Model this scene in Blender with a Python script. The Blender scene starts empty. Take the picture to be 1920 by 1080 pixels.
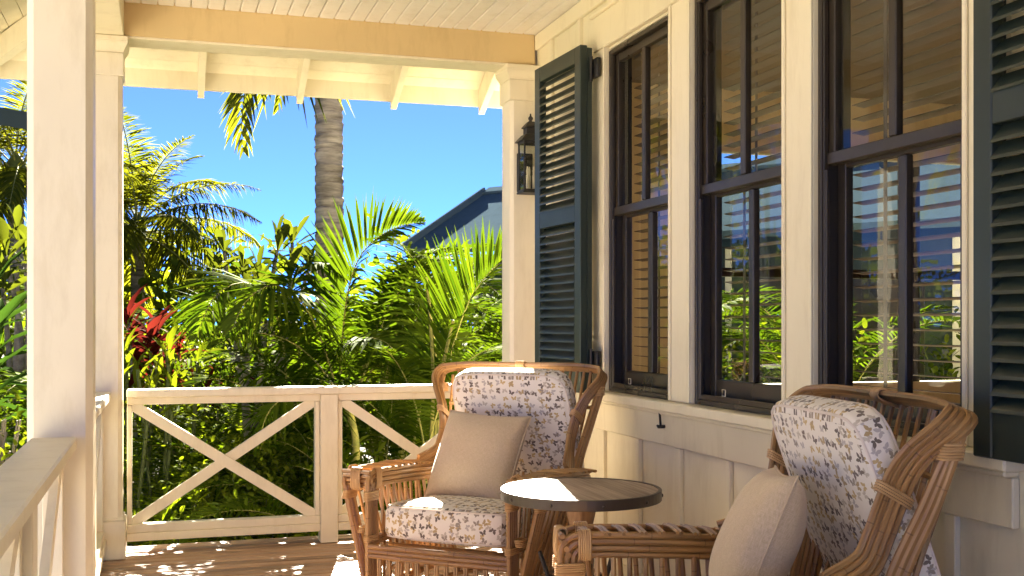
import bpy, math, random
import numpy as np
from mathutils import Vector, Matrix
R = math.radians
random.seed(7); rng = np.random.default_rng(7)
scene = bpy.context.scene
COL = scene.collection

# ------------------------------------------------------------------ camera, sky, sun, exposure
CAM_H, YAW, FPX = 1.31, R(17.25), 2109.0
cam = bpy.data.cameras.new('camera')
cam.sensor_width = 36.0; cam.lens = 36.0 * FPX / 1920; cam.shift_y = 66 / 1920
cam.clip_start = 0.05; cam.clip_end = 900
camo = bpy.data.objects.new('camera', cam); COL.objects.link(camo)
camo.location = (0, 0, CAM_H); camo.rotation_euler = (R(90), 0, -YAW)
scene.camera = camo
SUN_EL, SUN_AZ = R(27), R(12)            # azimuth from +Y towards +X
world = bpy.data.worlds.new('World'); scene.world = world; world.use_nodes = True
wn = world.node_tree; bgn = wn.nodes['Background']
sky = wn.nodes.new('ShaderNodeTexSky'); sky.sky_type = 'NISHITA'; sky.sun_disc = False
sky.sun_elevation = SUN_EL; sky.sun_rotation = SUN_AZ
sky.altitude = 18500; sky.air_density = 1.1; sky.dust_density = 1.0; sky.ozone_density = 5.0
wn.links.new(sky.outputs[0], bgn.inputs[0]); bgn.inputs[1].default_value = 0.05
sl = bpy.data.lights.new('sun', 'SUN'); sl.energy = 5.0; sl.angle = R(0.53); sl.color = (1.0, 0.91, 0.76)
so = bpy.data.objects.new('sun', sl); COL.objects.link(so)
sd = Vector((math.sin(SUN_AZ)*math.cos(SUN_EL), math.cos(SUN_AZ)*math.cos(SUN_EL), math.sin(SUN_EL)))
so.rotation_euler = sd.to_track_quat('Z', 'Y').to_euler(); so.location = (4, 16, 12)
vs = scene.view_settings
vs.view_transform = 'Standard'; vs.look = 'None'; vs.gamma = 1; vs.use_curve_mapping = False
vs.exposure = 3.9
scene.cycles.max_bounces = 12; scene.cycles.diffuse_bounces = 6; scene.cycles.glossy_bounces = 4
scene.cycles.transmission_bounces = 8; scene.cycles.transparent_max_bounces = 16
scene.cycles.sample_clamp_indirect = 8
scene.cycles.use_denoising = True

def at(px, py, d):
    """world point seen at photo pixel (1920 wide) at camera depth d"""
    c, s = math.cos(YAW), math.sin(YAW)
    r = (px - 960) / FPX; u = -(py - 606) / FPX
    return Vector(((r*c + s)*d, (c - r*s)*d, CAM_H + u*d))

# ------------------------------------------------------------------ object helpers
def tag(o, label=None, cat=None, group=None, kind=None):
    if label: o['label'] = label
    if cat: o['category'] = cat
    if group: o['group'] = group
    if kind: o['kind'] = kind
    return o
def empty(name, loc=(0, 0, 0), rz=0.0, parent=None):
    o = bpy.data.objects.new(name, None); COL.objects.link(o)
    o.location = loc; o.rotation_euler = (0, 0, rz); o.empty_display_size = 0.1
    if parent: o.parent = parent
    return o
def link_mesh(name, me, parent=None):
    o = bpy.data.objects.new(name, me); COL.objects.link(o)
    if parent: o.parent = parent
    return o
def copy_tree(o, parent=None):
    c = o.copy(); COL.objects.link(c)
    if parent: c.parent = parent
    for ch in [k for k in o.children]:
        copy_tree(ch, c)
    return c

class MB:
    def __init__(s): s.v = []; s.f = []; s.uv = []; s.n = 0; s.sm = []
    def add(s, verts, faces, uvs=None, smooth=False, M=None):
        if M is not None: verts = [tuple(M @ Vector(v)) for v in verts]
        b = s.n; s.v.extend(verts); s.n += len(verts)
        for i, f in enumerate(faces):
            s.f.append(tuple(b + k for k in f)); s.sm.append(smooth)
            if uvs: s.uv.append(uvs[i])
            else:
                P = [verts[k] for k in f]
                a, b2, c2 = Vector(P[0]), Vector(P[1]), Vector(P[2])
                n = (b2-a).cross(c2-a); ax = max(range(3), key=lambda q: abs(n[q]))
                s.uv.append([(p[(ax+1) % 3], p[(ax+2) % 3]) for p in P])
    def box(s, x0, x1, y0, y1, z0, z1, ch=0.003, M=None):
        """box with chamfered edges"""
        ch = min(ch, abs(x1-x0)*.3, abs(y1-y0)*.3, abs(z1-z0)*.3)
        if ch <= 0:
            vs_ = [(x, y, z) for x in (x0, x1) for y in (y0, y1) for z in (z0, z1)]
            fs = [(0,1,3,2),(4,6,7,5),(0,4,5,1),(2,3,7,6),(0,2,6,4),(1,5,7,3)]
            s.add(vs_, fs, M=M); return
        X = (x0, x1); Y = (y0, y1); Z = (z0, z1)
        vs_ = []; idx = {}
        for i in (0, 1):
            for j in (0, 1):
                for k in (0, 1):
                    sx, sy, sz = (1-2*i)*ch, (1-2*j)*ch, (1-2*k)*ch
                    for a in range(3):   # a = axis on whose face the vertex lies
                        p = [X[i]+sx, Y[j]+sy, Z[k]+sz]; p[a] = (X[i], Y[j], Z[k])[a]
                        idx[(i, j, k, a)] = len(vs_); vs_.append(tuple(p))
        fs = []
        g = idx
        fs.append((g[0,0,0,0], g[0,0,1,0], g[0,1,1,0], g[0,1,0,0])); fs.append((g[1,0,0,0], g[1,1,0,0], g[1,1,1,0], g[1,0,1,0]))
        fs.append((g[0,0,0,1], g[1,0,0,1], g[1,0,1,1], g[0,0,1,1])); fs.append((g[0,1,0,1], g[0,1,1,1], g[1,1,1,1], g[1,1,0,1]))
        fs.append((g[0,0,0,2], g[0,1,0,2], g[1,1,0,2], g[1,0,0,2])); fs.append((g[0,0,1,2], g[1,0,1,2], g[1,1,1,2], g[0,1,1,2]))
        for i in (0, 1):
            for j in (0, 1):
                fl = (i + j) % 2
                q = (g[i,j,0,0], g[i,j,0,1], g[i,j,1,1], g[i,j,1,0]); fs.append(q if not fl else q[::-1])
                q = (g[i,0,j,0], g[i,1,j,0], g[i,1,j,2], g[i,0,j,2]); fs.append(q if not fl else q[::-1])
                q = (g[0,i,j,1], g[0,i,j,2], g[1,i,j,2], g[1,i,j,1]); fs.append(q if not fl else q[::-1])
        for i in (0, 1):
            for j in (0, 1):
                for k in (0, 1):
                    q = (g[i,j,k,0], g[i,j,k,1], g[i,j,k,2]); fs.append(q if (i+j+k) % 2 else q[::-1])
        s.add(vs_, fs, M=M)
    def bar(s, a, b, w, t, up=(0, 0, 1), ch=0.003):
        """rectangular bar from a to b, w across (in plane of up x dir), t along up"""
        a, b = Vector(a), Vector(b); d = (b-a); L = d.length; d.normalize()
        u = Vector(up); sdv = d.cross(u).normalized(); u = sdv.cross(d).normalized()
        M = Matrix(((d.x, sdv.x, u.x, a.x), (d.y, sdv.y, u.y, a.y), (d.z, sdv.z, u.z, a.z), (0, 0, 0, 1)))
        s.box(0, L, -w/2, w/2, -t/2, t/2, ch=ch, M=M)
    def tube(s, pts, rad, seg=7, caps=True, uoff=None):
        pts = [Vector(p) for p in pts]; n = len(pts)
        if not hasattr(rad, '__len__'): rad = [rad]*n
        uo = random.random()*40 if uoff is None else uoff
        vo = random.random()*40
        T = []
        for i in range(n):
            t = pts[min(i+1, n-1)] - pts[max(i-1, 0)]
            T.append(t.normalized() if t.length > 1e-9 else Vector((0, 0, 1)))
        ref = Vector((0, 0, 1)) if abs(T[0].z) < .9 else Vector((1, 0, 0))
        N = (ref - T[0]*ref.dot(T[0])).normalized()
        vs_ = []; L = 0; Ls = []
        for i in range(n):
            N = (N - T[i]*N.dot(T[i])).normalized(); B = T[i].cross(N)
            if i: L += (pts[i]-pts[i-1]).length
            Ls.append(L)
            for k in range(seg):
                a = 2*math.pi*k/seg
                vs_.append(tuple(pts[i] + (N*math.cos(a) + B*math.sin(a))*rad[i]))
        fs = []; uv = []
        for i in range(n-1):
            for k in range(seg):
                k2 = (k+1) % seg
                fs.append((i*seg+k, i*seg+k2, (i+1)*seg+k2, (i+1)*seg+k))
                uv.append([(uo+Ls[i], vo+k/seg*.06), (uo+Ls[i], vo+(k+1)/seg*.06), (uo+Ls[i+1], vo+(k+1)/seg*.06), (uo+Ls[i+1], vo+k/seg*.06)])
        if caps:
            fs.append(tuple(range(seg))[::-1]); uv.append([(uo, vo)]*seg)
            fs.append(tuple((n-1)*seg+k for k in range(seg))); uv.append([(uo, vo)]*seg)
        s.add(vs_, fs, uv, smooth=True)
    def lathe(s, prof, seg=32, c=(0, 0, 0)):
        vs_ = []; fs = []
        for r, z in prof:
            for k in range(seg):
                a = 2*math.pi*k/seg; vs_.append((c[0]+r*math.cos(a), c[1]+r*math.sin(a), c[2]+z))
        for i in range(len(prof)-1):
            for k in range(seg):
                k2 = (k+1) % seg; fs.append((i*seg+k, i*seg+k2, (i+1)*seg+k2, (i+1)*seg+k))
        fs.append(tuple(range(seg))[::-1]); fs.append(tuple((len(prof)-1)*seg+k for k in range(seg)))
        s.add(vs_, fs, smooth=True)
    def mesh(s, name, mat, sharp=True):
        me = bpy.data.meshes.new(name); me.from_pydata(s.v, [], s.f)
        ul = me.uv_layers.new(name='UVMap')
        flat = [c for face in s.uv for p in face for c in p]
        ul.data.foreach_set('uv', flat)
        me.polygons.foreach_set('use_smooth', s.sm)
        if any(s.sm) and sharp: me.set_sharp_from_angle(angle=R(50))
        me.materials.append(mat); me.update()
        return me
    def build(s, name, mat, parent=None):
        return link_mesh(name, s.mesh(name, mat), parent)

def catmull(P, n=6):
    P = [Vector(p) for p in P]; Q = [P[0]*2-P[1]] + P + [P[-1]*2-P[-2]]; out = []
    for i in range(1, len(Q)-2):
        for k in range(n):
            t = k/n; a, b, c, d = Q[i-1], Q[i], Q[i+1], Q[i+2]
            out.append(.5*((2*b)+(c-a)*t+(2*a-5*b+4*c-d)*t*t+(3*b-a-3*c+d)*t**3))
    out.append(Q[-2]); return out

# ------------------------------------------------------------------ materials
def nodes_of(name):
    m = bpy.data.materials.new(name); m.use_nodes = True
    nt = m.node_tree; return m, nt, nt.nodes['Principled BSDF']
def N(nt, t, **kw):
    n = nt.nodes.new(t)
    for k, v in kw.items(): setattr(n, k, v)
    return n
def ramp(nt, fac, stops):
    r = N(nt, 'ShaderNodeValToRGB'); e = r.color_ramp.elements
    while len(e) < len(stops): e.new(0.5)
    for i, (p, c) in enumerate(stops): e[i].position = p; e[i].color = (*c, 1)
    nt.links.new(fac, r.inputs[0]); return r.outputs[0]
def noise(nt, vec, scale, detail=3, rough=.5):
    n = N(nt, 'ShaderNodeTexNoise'); n.inputs['Scale'].default_value = scale
    n.inputs['Detail'].default_value = detail; n.inputs['Roughness'].default_value = rough
    if vec is not None: nt.links.new(vec, n.inputs['Vector'])
    return n.outputs[0]
def mapping(nt, vec, sc=(1, 1, 1), loc=(0, 0, 0)):
    m = N(nt, 'ShaderNodeMapping'); m.inputs['Scale'].default_value = sc; m.inputs['Location'].default_value = loc
    nt.links.new(vec, m.inputs['Vector']); return m.outputs[0]
def bump(nt, bsdf, h, strength=.3, dist=.002):
    b = N(nt, 'ShaderNodeBump'); b.inputs['Strength'].default_value = strength; b.inputs['Distance'].default_value = dist
    nt.links.new(h, b.inputs['Height']); nt.links.new(b.outputs[0], bsdf.inputs['Normal'])
def mul(c, k): return tuple(min(1, a*k) for a in c)
def math_(nt, op, a, b=None, c=None):
    m = N(nt, 'ShaderNodeMath', operation=op)
    for i, q in enumerate((a, b, c)):
        if q is None: continue
        if isinstance(q, (int, float)): m.inputs[i].default_value = q
        else: nt.links.new(q, m.inputs[i])
    return m.outputs[0]
def mixc(nt, fac, a, b, mode='MIX'):
    m = N(nt, 'ShaderNodeMix', data_type='RGBA', blend_type=mode)
    if isinstance(fac, (int, float)): m.inputs[0].default_value = fac
    else: nt.links.new(fac, m.inputs[0])
    for i, q in ((6, a), (7, b)):
        if isinstance(q, tuple): m.inputs[i].default_value = (*q[:3], 1)
        else: nt.links.new(q, m.inputs[i])
    return m.outputs[2]

def paint(name, col, rough=.45, grain=(6, 6, 60), var=.08):
    m, nt, b = nodes_of(name)
    tc = N(nt, 'ShaderNodeTexCoord'); ge = N(nt, 'ShaderNodeNewGeometry')
    n1 = noise(nt, ge.outputs['Position'], 1.7, 4, .6)
    n2 = noise(nt, ge.outputs['Position'], 45, 3, .6)
    c = ramp(nt, n1, [(.3, mul(col, 1-var)), (.7, col)])
    c2 = ramp(nt, noise(nt, mapping(nt, ge.outputs['Position'], (9, 9, 2.2)), 1.0, 5, .7), [(.30, (.90, .885, .85)), (.5, (1, 1, 1))])
    oi = N(nt, 'ShaderNodeObjectInfo')
    c3 = ramp(nt, oi.outputs['Random'], [(0, (.96, .955, .94)), (1, (1, 1, 1))])
    nt.links.new(mixc(nt, 1.0, mixc(nt, 1.0, c, c2, 'MULTIPLY'), c3, 'MULTIPLY'), b.inputs['Base Color'])
    rr = ramp(nt, n1, [(.3, (rough-.08,)*3), (.7, (rough+.1,)*3)]); nt.links.new(rr, b.inputs['Roughness'])
    nb = noise(nt, mapping(nt, ge.outputs['Position'], (30, 30, 30)), 3, 4, .6)
    bump(nt, b, nb, .12, .002)
    return m
M_TRIM = paint('cream_trim_paint', (.87, .80, .62))
M_WALL = paint('cream_wall_paint', (.88, .81, .60))
M_BEAM = paint('beam_bounce_tint', (.74, .57, .30))  # ochre stands for warm light bounced up from the deck
M_CEIL = paint('ceiling_paint', (.88, .85, .79), rough=.38)
M_SOFF = paint('soffit_paint', (.82, .76, .58))
M_SHUT = paint('green_shutter_paint', (.027, .040, .032), rough=.38, var=.15)
M_BRONZE = paint('dark_bronze_frame', (.040, .031, .021), rough=.32, var=.15)
M_IRON = paint('blackened_iron', (.022, .02, .018), rough=.5, var=.2)

def glass_mat():
    m = bpy.data.materials.new('window_glass'); m.use_nodes = True; nt = m.node_tree
    for n in list(nt.nodes): nt.nodes.remove(n)
    out = N(nt, 'ShaderNodeOutputMaterial'); mix = N(nt, 'ShaderNodeMixShader')
    tr = N(nt, 'ShaderNodeBsdfTransparent'); tr.inputs[0].default_value = (.86, .88, .85, 1)
    gl = N(nt, 'ShaderNodeBsdfGlossy'); gl.inputs['Roughness'].default_value = 0.0; gl.inputs[0].default_value = (1, 1, 1, 1)
    ge = N(nt, 'ShaderNodeNewGeometry')
    dt = N(nt, 'ShaderNodeVectorMath', operation='DOT_PRODUCT'); nt.links.new(ge.outputs['Incoming'], dt.inputs[0]); nt.links.new(ge.outputs['Normal'], dt.inputs[1])
    c_ = math_(nt, 'SUBTRACT', 1.0, math_(nt, 'ABSOLUTE', dt.outputs['Value']))
    fr = math_(nt, 'ADD', math_(nt, 'MULTIPLY', math_(nt, 'POWER', c_, 5.0), .88), .035)   # two panes of coated glass
    nz = noise(nt, mapping(nt, ge.outputs['Position'], (1, 3.0, 1.2)), 2.2, 2, .5)
    bp = N(nt, 'ShaderNodeBump'); bp.inputs['Strength'].default_value = .10; bp.inputs['Distance'].default_value = .006
    nt.links.new(nz, bp.inputs['Height']); nt.links.new(bp.outputs[0], gl.inputs['Normal'])
    nt.links.new(fr, mix.inputs[0]); nt.links.new(tr.outputs[0], mix.inputs[1]); nt.links.new(gl.outputs[0], mix.inputs[2])
    nt.links.new(mix.outputs[0], out.inputs[0]); return m
M_GLASS = glass_mat()

def wood(name, c1, c2, rough=.55, axis='x', random_tint=.25, line=120):
    m, nt, b = nodes_of(name); ge = N(nt, 'ShaderNodeNewGeometry'); oi = N(nt, 'ShaderNodeObjectInfo')
    sc = {'x': (2.2, line, line), 'y': (line, 2.2, line), 'z': (line, line, 2.2)}[axis]
    off = N(nt, 'ShaderNodeVectorMath', operation='ADD'); nt.links.new(ge.outputs['Position'], off.inputs[0])
    sp = N(nt, 'ShaderNodeVectorMath', operation='SCALE'); sp.inputs[0].default_value = (17, 3, 7)
    nt.links.new(oi.outputs['Random'], sp.inputs['Scale']); nt.links.new(sp.outputs[0], off.inputs[1])
    v = mapping(nt, off.outputs[0], sc)
    n1 = noise(nt, v, 1.0, 4, .6); n2 = noise(nt, off.outputs[0], 2.3, 3, .5)
    c = ramp(nt, n1, [(.3, c2), (.68, c1)])
    c = mixc(nt, 1.0, c, ramp(nt, n2, [(.3, (.72, .70, .68)), (.7, (1.1, 1.08, 1.05))]), 'MULTIPLY')
    c = mixc(nt, 1.0, c, ramp(nt, oi.outputs['Random'], [(0, (1-random_tint,)*3), (1, (1, 1, 1))]), 'MULTIPLY')
    nt.links.new(c, b.inputs['Base Color']); b.inputs['Roughness'].default_value = rough
    bump(nt, b, n1, .35, .002); return m
M_DECK = wood('weathered_deck_wood', (.60, .42, .30), (.36, .23, .15), .5, 'x', .38)
M_TABLEW = wood('grey_plank_wood', (.58, .50, .43), (.28, .21, .16), .5, 'y', .2, 60)
M_TURNED = wood('turned_brown_wood', (.42, .26, .13), (.24, .13, .06), .4, 'z', .1, 40)

def rattan():
    m, nt, b = nodes_of('rattan_cane'); tc = N(nt, 'ShaderNodeTexCoord')
    v = mapping(nt, tc.outputs['UV'], (4, 90, 1)); n1 = noise(nt, v, 1.0, 4, .6)
    n2 = noise(nt, mapping(nt, tc.outputs['UV'], (1.2, 5, 1)), 1.3, 2, .5)
    c = ramp(nt, n1, [(.3, (.29, .15, .055)), (.7, (.55, .34, .145))])
    c = mixc(nt, 1.0, c, ramp(nt, n2, [(.3, (.55, .5, .47)), (.7, (1.15, 1.1, 1.0))]), 'MULTIPLY')
    # nodes of the cane: darker rings now and then
    sx = N(nt, 'ShaderNodeSeparateXYZ'); nt.links.new(tc.outputs['UV'], sx.inputs[0])
    w = math_(nt, 'FRACT', math_(nt, 'MULTIPLY', sx.outputs[0], 4.3)); ring = math_(nt, 'LESS_THAN', w, .018)
    c = mixc(nt, math_(nt, 'MULTIPLY', ring, .5), c, (.10, .05, .02))
    nt.links.new(c, b.inputs['Base Color']); b.inputs['Roughness'].default_value = .33
    b.inputs['Coat Weight'].default_value = .25; b.inputs['Coat Roughness'].default_value = .25
    bump(nt, b, n1, .25, .001); return m
M_RATTAN = rattan()
def binding():
    m, nt, b = nodes_of('rattan_binding'); tc = N(nt, 'ShaderNodeTexCoord')
    n1 = noise(nt, mapping(nt, tc.outputs['UV'], (9, 40, 1)), 1.0, 3, .6)
    nt.links.new(ramp(nt, n1, [(.3, (.40, .22, .085)), (.7, (.64, .42, .20))]), b.inputs['Base Color'])
    b.inputs['Roughness'].default_value = .35; bump(nt, b, n1, .25, .001); return m
M_BIND = binding()

def butterfly_fabric():
    m, nt, b = nodes_of('butterfly_print_fabric'); tc = N(nt, 'ShaderNodeTexCoord')
    base = (.84, .79, .72); col = None
    def layer(prev, scale, off, thr, cols, size):
        v = mapping(nt, tc.outputs['UV'], (scale, scale, 1), off)
        vo = N(nt, 'ShaderNodeTexVoronoi', voronoi_dimensions='2D', feature='F1'); vo.inputs['Scale'].default_value = 1
        vo.inputs['Randomness'].default_value = .55; nt.links.new(v, vo.inputs['Vector'])
        d = N(nt, 'ShaderNodeVectorMath', operation='SUBTRACT'); nt.links.new(v, d.inputs[0]); nt.links.new(vo.outputs['Position'], d.inputs[1])
        sc = N(nt, 'ShaderNodeSeparateColor'); nt.links.new(vo.outputs['Color'], sc.inputs[0])
        rt = N(nt, 'ShaderNodeVectorRotate', rotation_type='Z_AXIS'); nt.links.new(d.outputs[0], rt.inputs['Vector'])
        nt.links.new(math_(nt, 'MULTIPLY', sc.outputs[0], 6.283), rt.inputs['Angle'])
        s = N(nt, 'ShaderNodeSeparateXYZ'); nt.links.new(rt.outputs[0], s.inputs[0])
        x = math_(nt, 'ABSOLUTE', s.outputs[0]); y = s.outputs[1]
        # wings: two upper big lobes and two small lower ones, mirrored in x
        def lobe(cx, cy, rx, ry, rot):
            dx = math_(nt, 'SUBTRACT', x, cx); dy = math_(nt, 'SUBTRACT', y, cy)
            ca, sa = math.cos(rot), math.sin(rot)
            u = math_(nt, 'ADD', math_(nt, 'MULTIPLY', dx, ca/rx), math_(nt, 'MULTIPLY', dy, sa/rx))
            w = math_(nt, 'ADD', math_(nt, 'MULTIPLY', dx, -sa/ry), math_(nt, 'MULTIPLY', dy, ca/ry))
            return math_(nt, 'ADD', math_(nt, 'POWER', math_(nt, 'ABSOLUTE', u), 1.4), math_(nt, 'POWER', math_(nt, 'ABSOLUTE', w), 1.4))
        e = math_(nt, 'MINIMUM', lobe(.20*size, .13*size, .27*size, .15*size, R(50)), lobe(.13*size, -.10*size, .17*size, .11*size, R(-40)))
        mask = math_(nt, 'LESS_THAN', e, 1.0)
        keep = math_(nt, 'LESS_THAN', sc.outputs[1], thr)
        mask = math_(nt, 'MULTIPLY', mask, keep)
        r = N(nt, 'ShaderNodeValToRGB'); r.color_ramp.interpolation = 'CONSTANT'; el = r.color_ramp.elements
        while len(el) < len(cols): el.new(.5)
        for i, c in enumerate(cols): el[i].position = i/len(cols); el[i].color = (*c, 1)
        nt.links.new(sc.outputs[2], r.inputs[0])
        return mixc(nt, mask, prev, r.outputs[0])
    c = layer(base, 28, (0, 0, 0), .78, [(.56, .50, .42), (.58, .43, .20), (.50, .46, .44)], 1.0)
    c = layer(c, 27, (3.3, 7.7, 0), .62, [(.15, .12, .105), (.33, .28, .235), (.19, .15, .125), (.45, .33, .17)], 1.0)
    n1 = noise(nt, mapping(nt, tc.outputs['UV'], (700, 700, 1)), 1, 2, .5)
    c = mixc(nt, 1.0, c, ramp(nt, n1, [(.3, (.93, .93, .93)), (.7, (1, 1, 1))]), 'MULTIPLY')
    nt.links.new(c, b.inputs['Base Color']); b.inputs['Roughness'].default_value = .85; b.inputs['Sheen Weight'].default_value = .15
    ge = N(nt, 'ShaderNodeNewGeometry')
    n2 = noise(nt, ge.outputs['Position'], 7, 3, .5)
    bump(nt, b, math_(nt, 'ADD', n2, math_(nt, 'MULTIPLY', n1, .04)), .35, .02); return m
M_BUTTER = butterfly_fabric()
def linen():
    m, nt, b = nodes_of('tan_linen'); tc = N(nt, 'ShaderNodeTexCoord')
    a = noise(nt, mapping(nt, tc.outputs['UV'], (900, 60, 1)), 1, 3, .6); c = noise(nt, mapping(nt, tc.outputs['UV'], (60, 900, 1)), 1, 3, .6)
    w = math_(nt, 'MULTIPLY', math_(nt, 'ADD', a, c), .5)
    cc = ramp(nt, w, [(.32, (.48, .36, .225)), (.68, (.74, .60, .43))])
    nt.links.new(cc, b.inputs['Base Color']); b.inputs['Roughness'].default_value = .9; b.inputs['Sheen Weight'].default_value = .25
    ge = N(nt, 'ShaderNodeNewGeometry'); n2 = noise(nt, ge.outputs['Position'], 9, 3, .5)
    bump(nt, b, math_(nt, 'ADD', math_(nt, 'MULTIPLY', w, .05), n2), .55, .028); return m
M_LINEN = linen()
M_STITCH = paint('cushion_piping', (.78, .70, .64), rough=.8)

def leafmat(name, dark, light, trans=.5, tcol=None, rough=.5, spec=.10):
    m, nt, b = nodes_of(name)
    at_ = N(nt, 'ShaderNodeAttribute'); at_.attribute_name = 'lv'
    oi = N(nt, 'ShaderNodeObjectInfo'); ge = N(nt, 'ShaderNodeNewGeometry')
    n1 = noise(nt, ge.outputs['Position'], 3.0, 2, .5)
    f = math_(nt, 'ADD', math_(nt, 'MULTIPLY', at_.outputs['Fac'], .6), math_(nt, 'ADD', math_(nt, 'MULTIPLY', n1, .3), math_(nt, 'MULTIPLY', oi.outputs['Random'], .15)))
    c = ramp(nt, f, [(.25, dark), (.8, light)])
    nt.nodes.remove(b); df = N(nt, 'ShaderNodeBsdfDiffuse'); nt.links.new(c, df.inputs[0])
    tr = N(nt, 'ShaderNodeBsdfTranslucent'); nt.links.new(mixc(nt, 1.0, c, tcol or (1.9, 2.0, .8), 'MULTIPLY'), tr.inputs[0])
    mx = N(nt, 'ShaderNodeMixShader'); mx.inputs[0].default_value = trans
    gl = N(nt, 'ShaderNodeBsdfGlossy'); gl.inputs['Roughness'].default_value = .42; gl.inputs[0].default_value = (.9, .95, .8, 1)
    m2 = N(nt, 'ShaderNodeMixShader'); m2.inputs[0].default_value = spec*.03
    out = [n for n in nt.nodes if n.type == 'OUTPUT_MATERIAL'][0]
    nt.links.new(df.outputs[0], mx.inputs[1]); nt.links.new(tr.outputs[0], mx.inputs[2])
    nt.links.new(mx.outputs[0], m2.inputs[1]); nt.links.new(gl.outputs[0], m2.inputs[2]); nt.links.new(m2.outputs[0], out.inputs[0])
    return m
L_ARECA = leafmat('areca_leaf', (.026, .052, .004), (.075, .105, .008), .42, (1.6, 1.7, .5))
L_COCO = leafmat('coconut_leaf', (.035, .05, .008), (.13, .135, .015), .5, (1.9, 1.8, .5))
L_SHRUB = leafmat('shrub_leaf', (.055, .10, .008), (.20, .25, .018), .5, (1.9, 1.9, .5))
L_LIME = leafmat('lime_leaf', (.05, .075, .006), (.12, .14, .012), .42, (1.6, 1.6, .5))
L_DARK = leafmat('dark_leaf', (.010, .026, .007), (.03, .06, .012), .3)
L_FERN = leafmat('fern_leaf', (.05, .095, .010), (.18, .23, .018), .5, (1.9, 1.9, .5))
L_BROAD = leafmat('broad_leaf', (.030, .045, .009), (.065, .08, .012), .38, (1.7, 1.6, .5))
L_RED = leafmat('red_ti_leaf', (.025, .008, .008), (.10, .012, .011), .38, (1.5, 1.2, .8))
L_TREE = leafmat('tree_leaf', (.028, .050, .007), (.105, .125, .012), .4, (1.9, 1.9, .5))
def bark(name, c1, c2, sc=(6, 6, 30), ringy=False):
    m, nt, b = nodes_of(name); ge = N(nt, 'ShaderNodeNewGeometry')
    n1 = noise(nt, mapping(nt, ge.outputs['Position'], sc), 1, 5, .65)
    c = ramp(nt, n1, [(.35, c2), (.62, c1)])
    n2 = noise(nt, ge.outputs['Position'], 3, 3, .5)
    c = mixc(nt, 1.0, c, ramp(nt, n2, [(.3, (.65, .63, .6)), (.65, (1, 1, 1))]), 'MULTIPLY')
    nt.links.new(c, b.inputs['Base Color']); b.inputs['Roughness'].default_value = .85
    bump(nt, b, n1, .6, .02); return m
B_COCO = bark('coconut_bark', (.46, .39, .31), (.15, .12, .09), (2.2, 2.2, 15))
B_GREY = bark('grey_bark', (.30, .27, .22), (.12, .10, .08), (8, 8, 12))
B_CANE = bark('yellow_cane', (.38, .34, .08), (.17, .19, .04), (10, 10, 18))
B_STEM = bark('green_stem', (.12, .15, .04), (.06, .08, .02), (10, 10, 18))
def ground_mat():
    m, nt, b = nodes_of('garden_soil'); ge = N(nt, 'ShaderNodeNewGeometry')
    n1 = noise(nt, ge.outputs['Position'], .6, 6, .6); n2 = noise(nt, ge.outputs['Position'], 30, 4, .6)
    c = ramp(nt, n1, [(.35, (.045, .07, .02)), (.65, (.10, .075, .045))])
    c = mixc(nt, 1.0, c, ramp(nt, n2, [(.3, (.5, .5, .5)), (.7, (1.3, 1.3, 1.3))]), 'MULTIPLY')
    nt.links.new(c, b.inputs['Base Color']); b.inputs['Roughness'].default_value = .95; bump(nt, b, n2, .8, .03); return m
M_GROUND = ground_mat()
M_ROOFB = paint('blue_grey_roof_metal', (.10, .15, .19), rough=.85, var=.12); M_ROOFB.node_tree.nodes['Principled BSDF'].inputs['Specular IOR Level'].default_value = 0.0
M_ROOFT = paint('roof_shingle_grey', (.14, .13, .12), rough=.8, var=.3)
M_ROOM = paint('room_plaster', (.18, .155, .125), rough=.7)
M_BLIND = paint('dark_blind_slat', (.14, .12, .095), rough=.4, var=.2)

# ------------------------------------------------------------------ ground
g = MB(); n = 40; sz = 300
gv = [((i/n-.5)*2*sz, (j/n-.5)*2*sz+60, -.72) for j in range(n+1) for i in range(n+1)]
gf = [(j*(n+1)+i, j*(n+1)+i+1, (j+1)*(n+1)+i+1, (j+1)*(n+1)+i) for j in range(n) for i in range(n)]
g.add(gv, gf); tag(g.build('ground', M_GROUND), kind='structure')

# added unseen terrace throwing sunlight into the veranda from its open left side
M_BOUNCE = paint('pale_bounce_paving', (.72, .66, .55), rough=.8, var=.12)
terr = empty('bounce_terrace', (-7, -4, -.72)); tag(terr, kind='structure')
mb = MB(); mb.box(-.597, .597, -.597, .597, 0, .03, .006); me_pv = mb.mesh('bounce_slab', M_BOUNCE)
for i in range(13):
    for j in range(15):
        if i > 9 and j > 12 or j < 3: continue
        o = link_mesh('bounce_slab', me_pv, terr); o.location = (-9+i*1.2+.8, -7.8+j*1.2+.9, random.uniform(0, .003))
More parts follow.
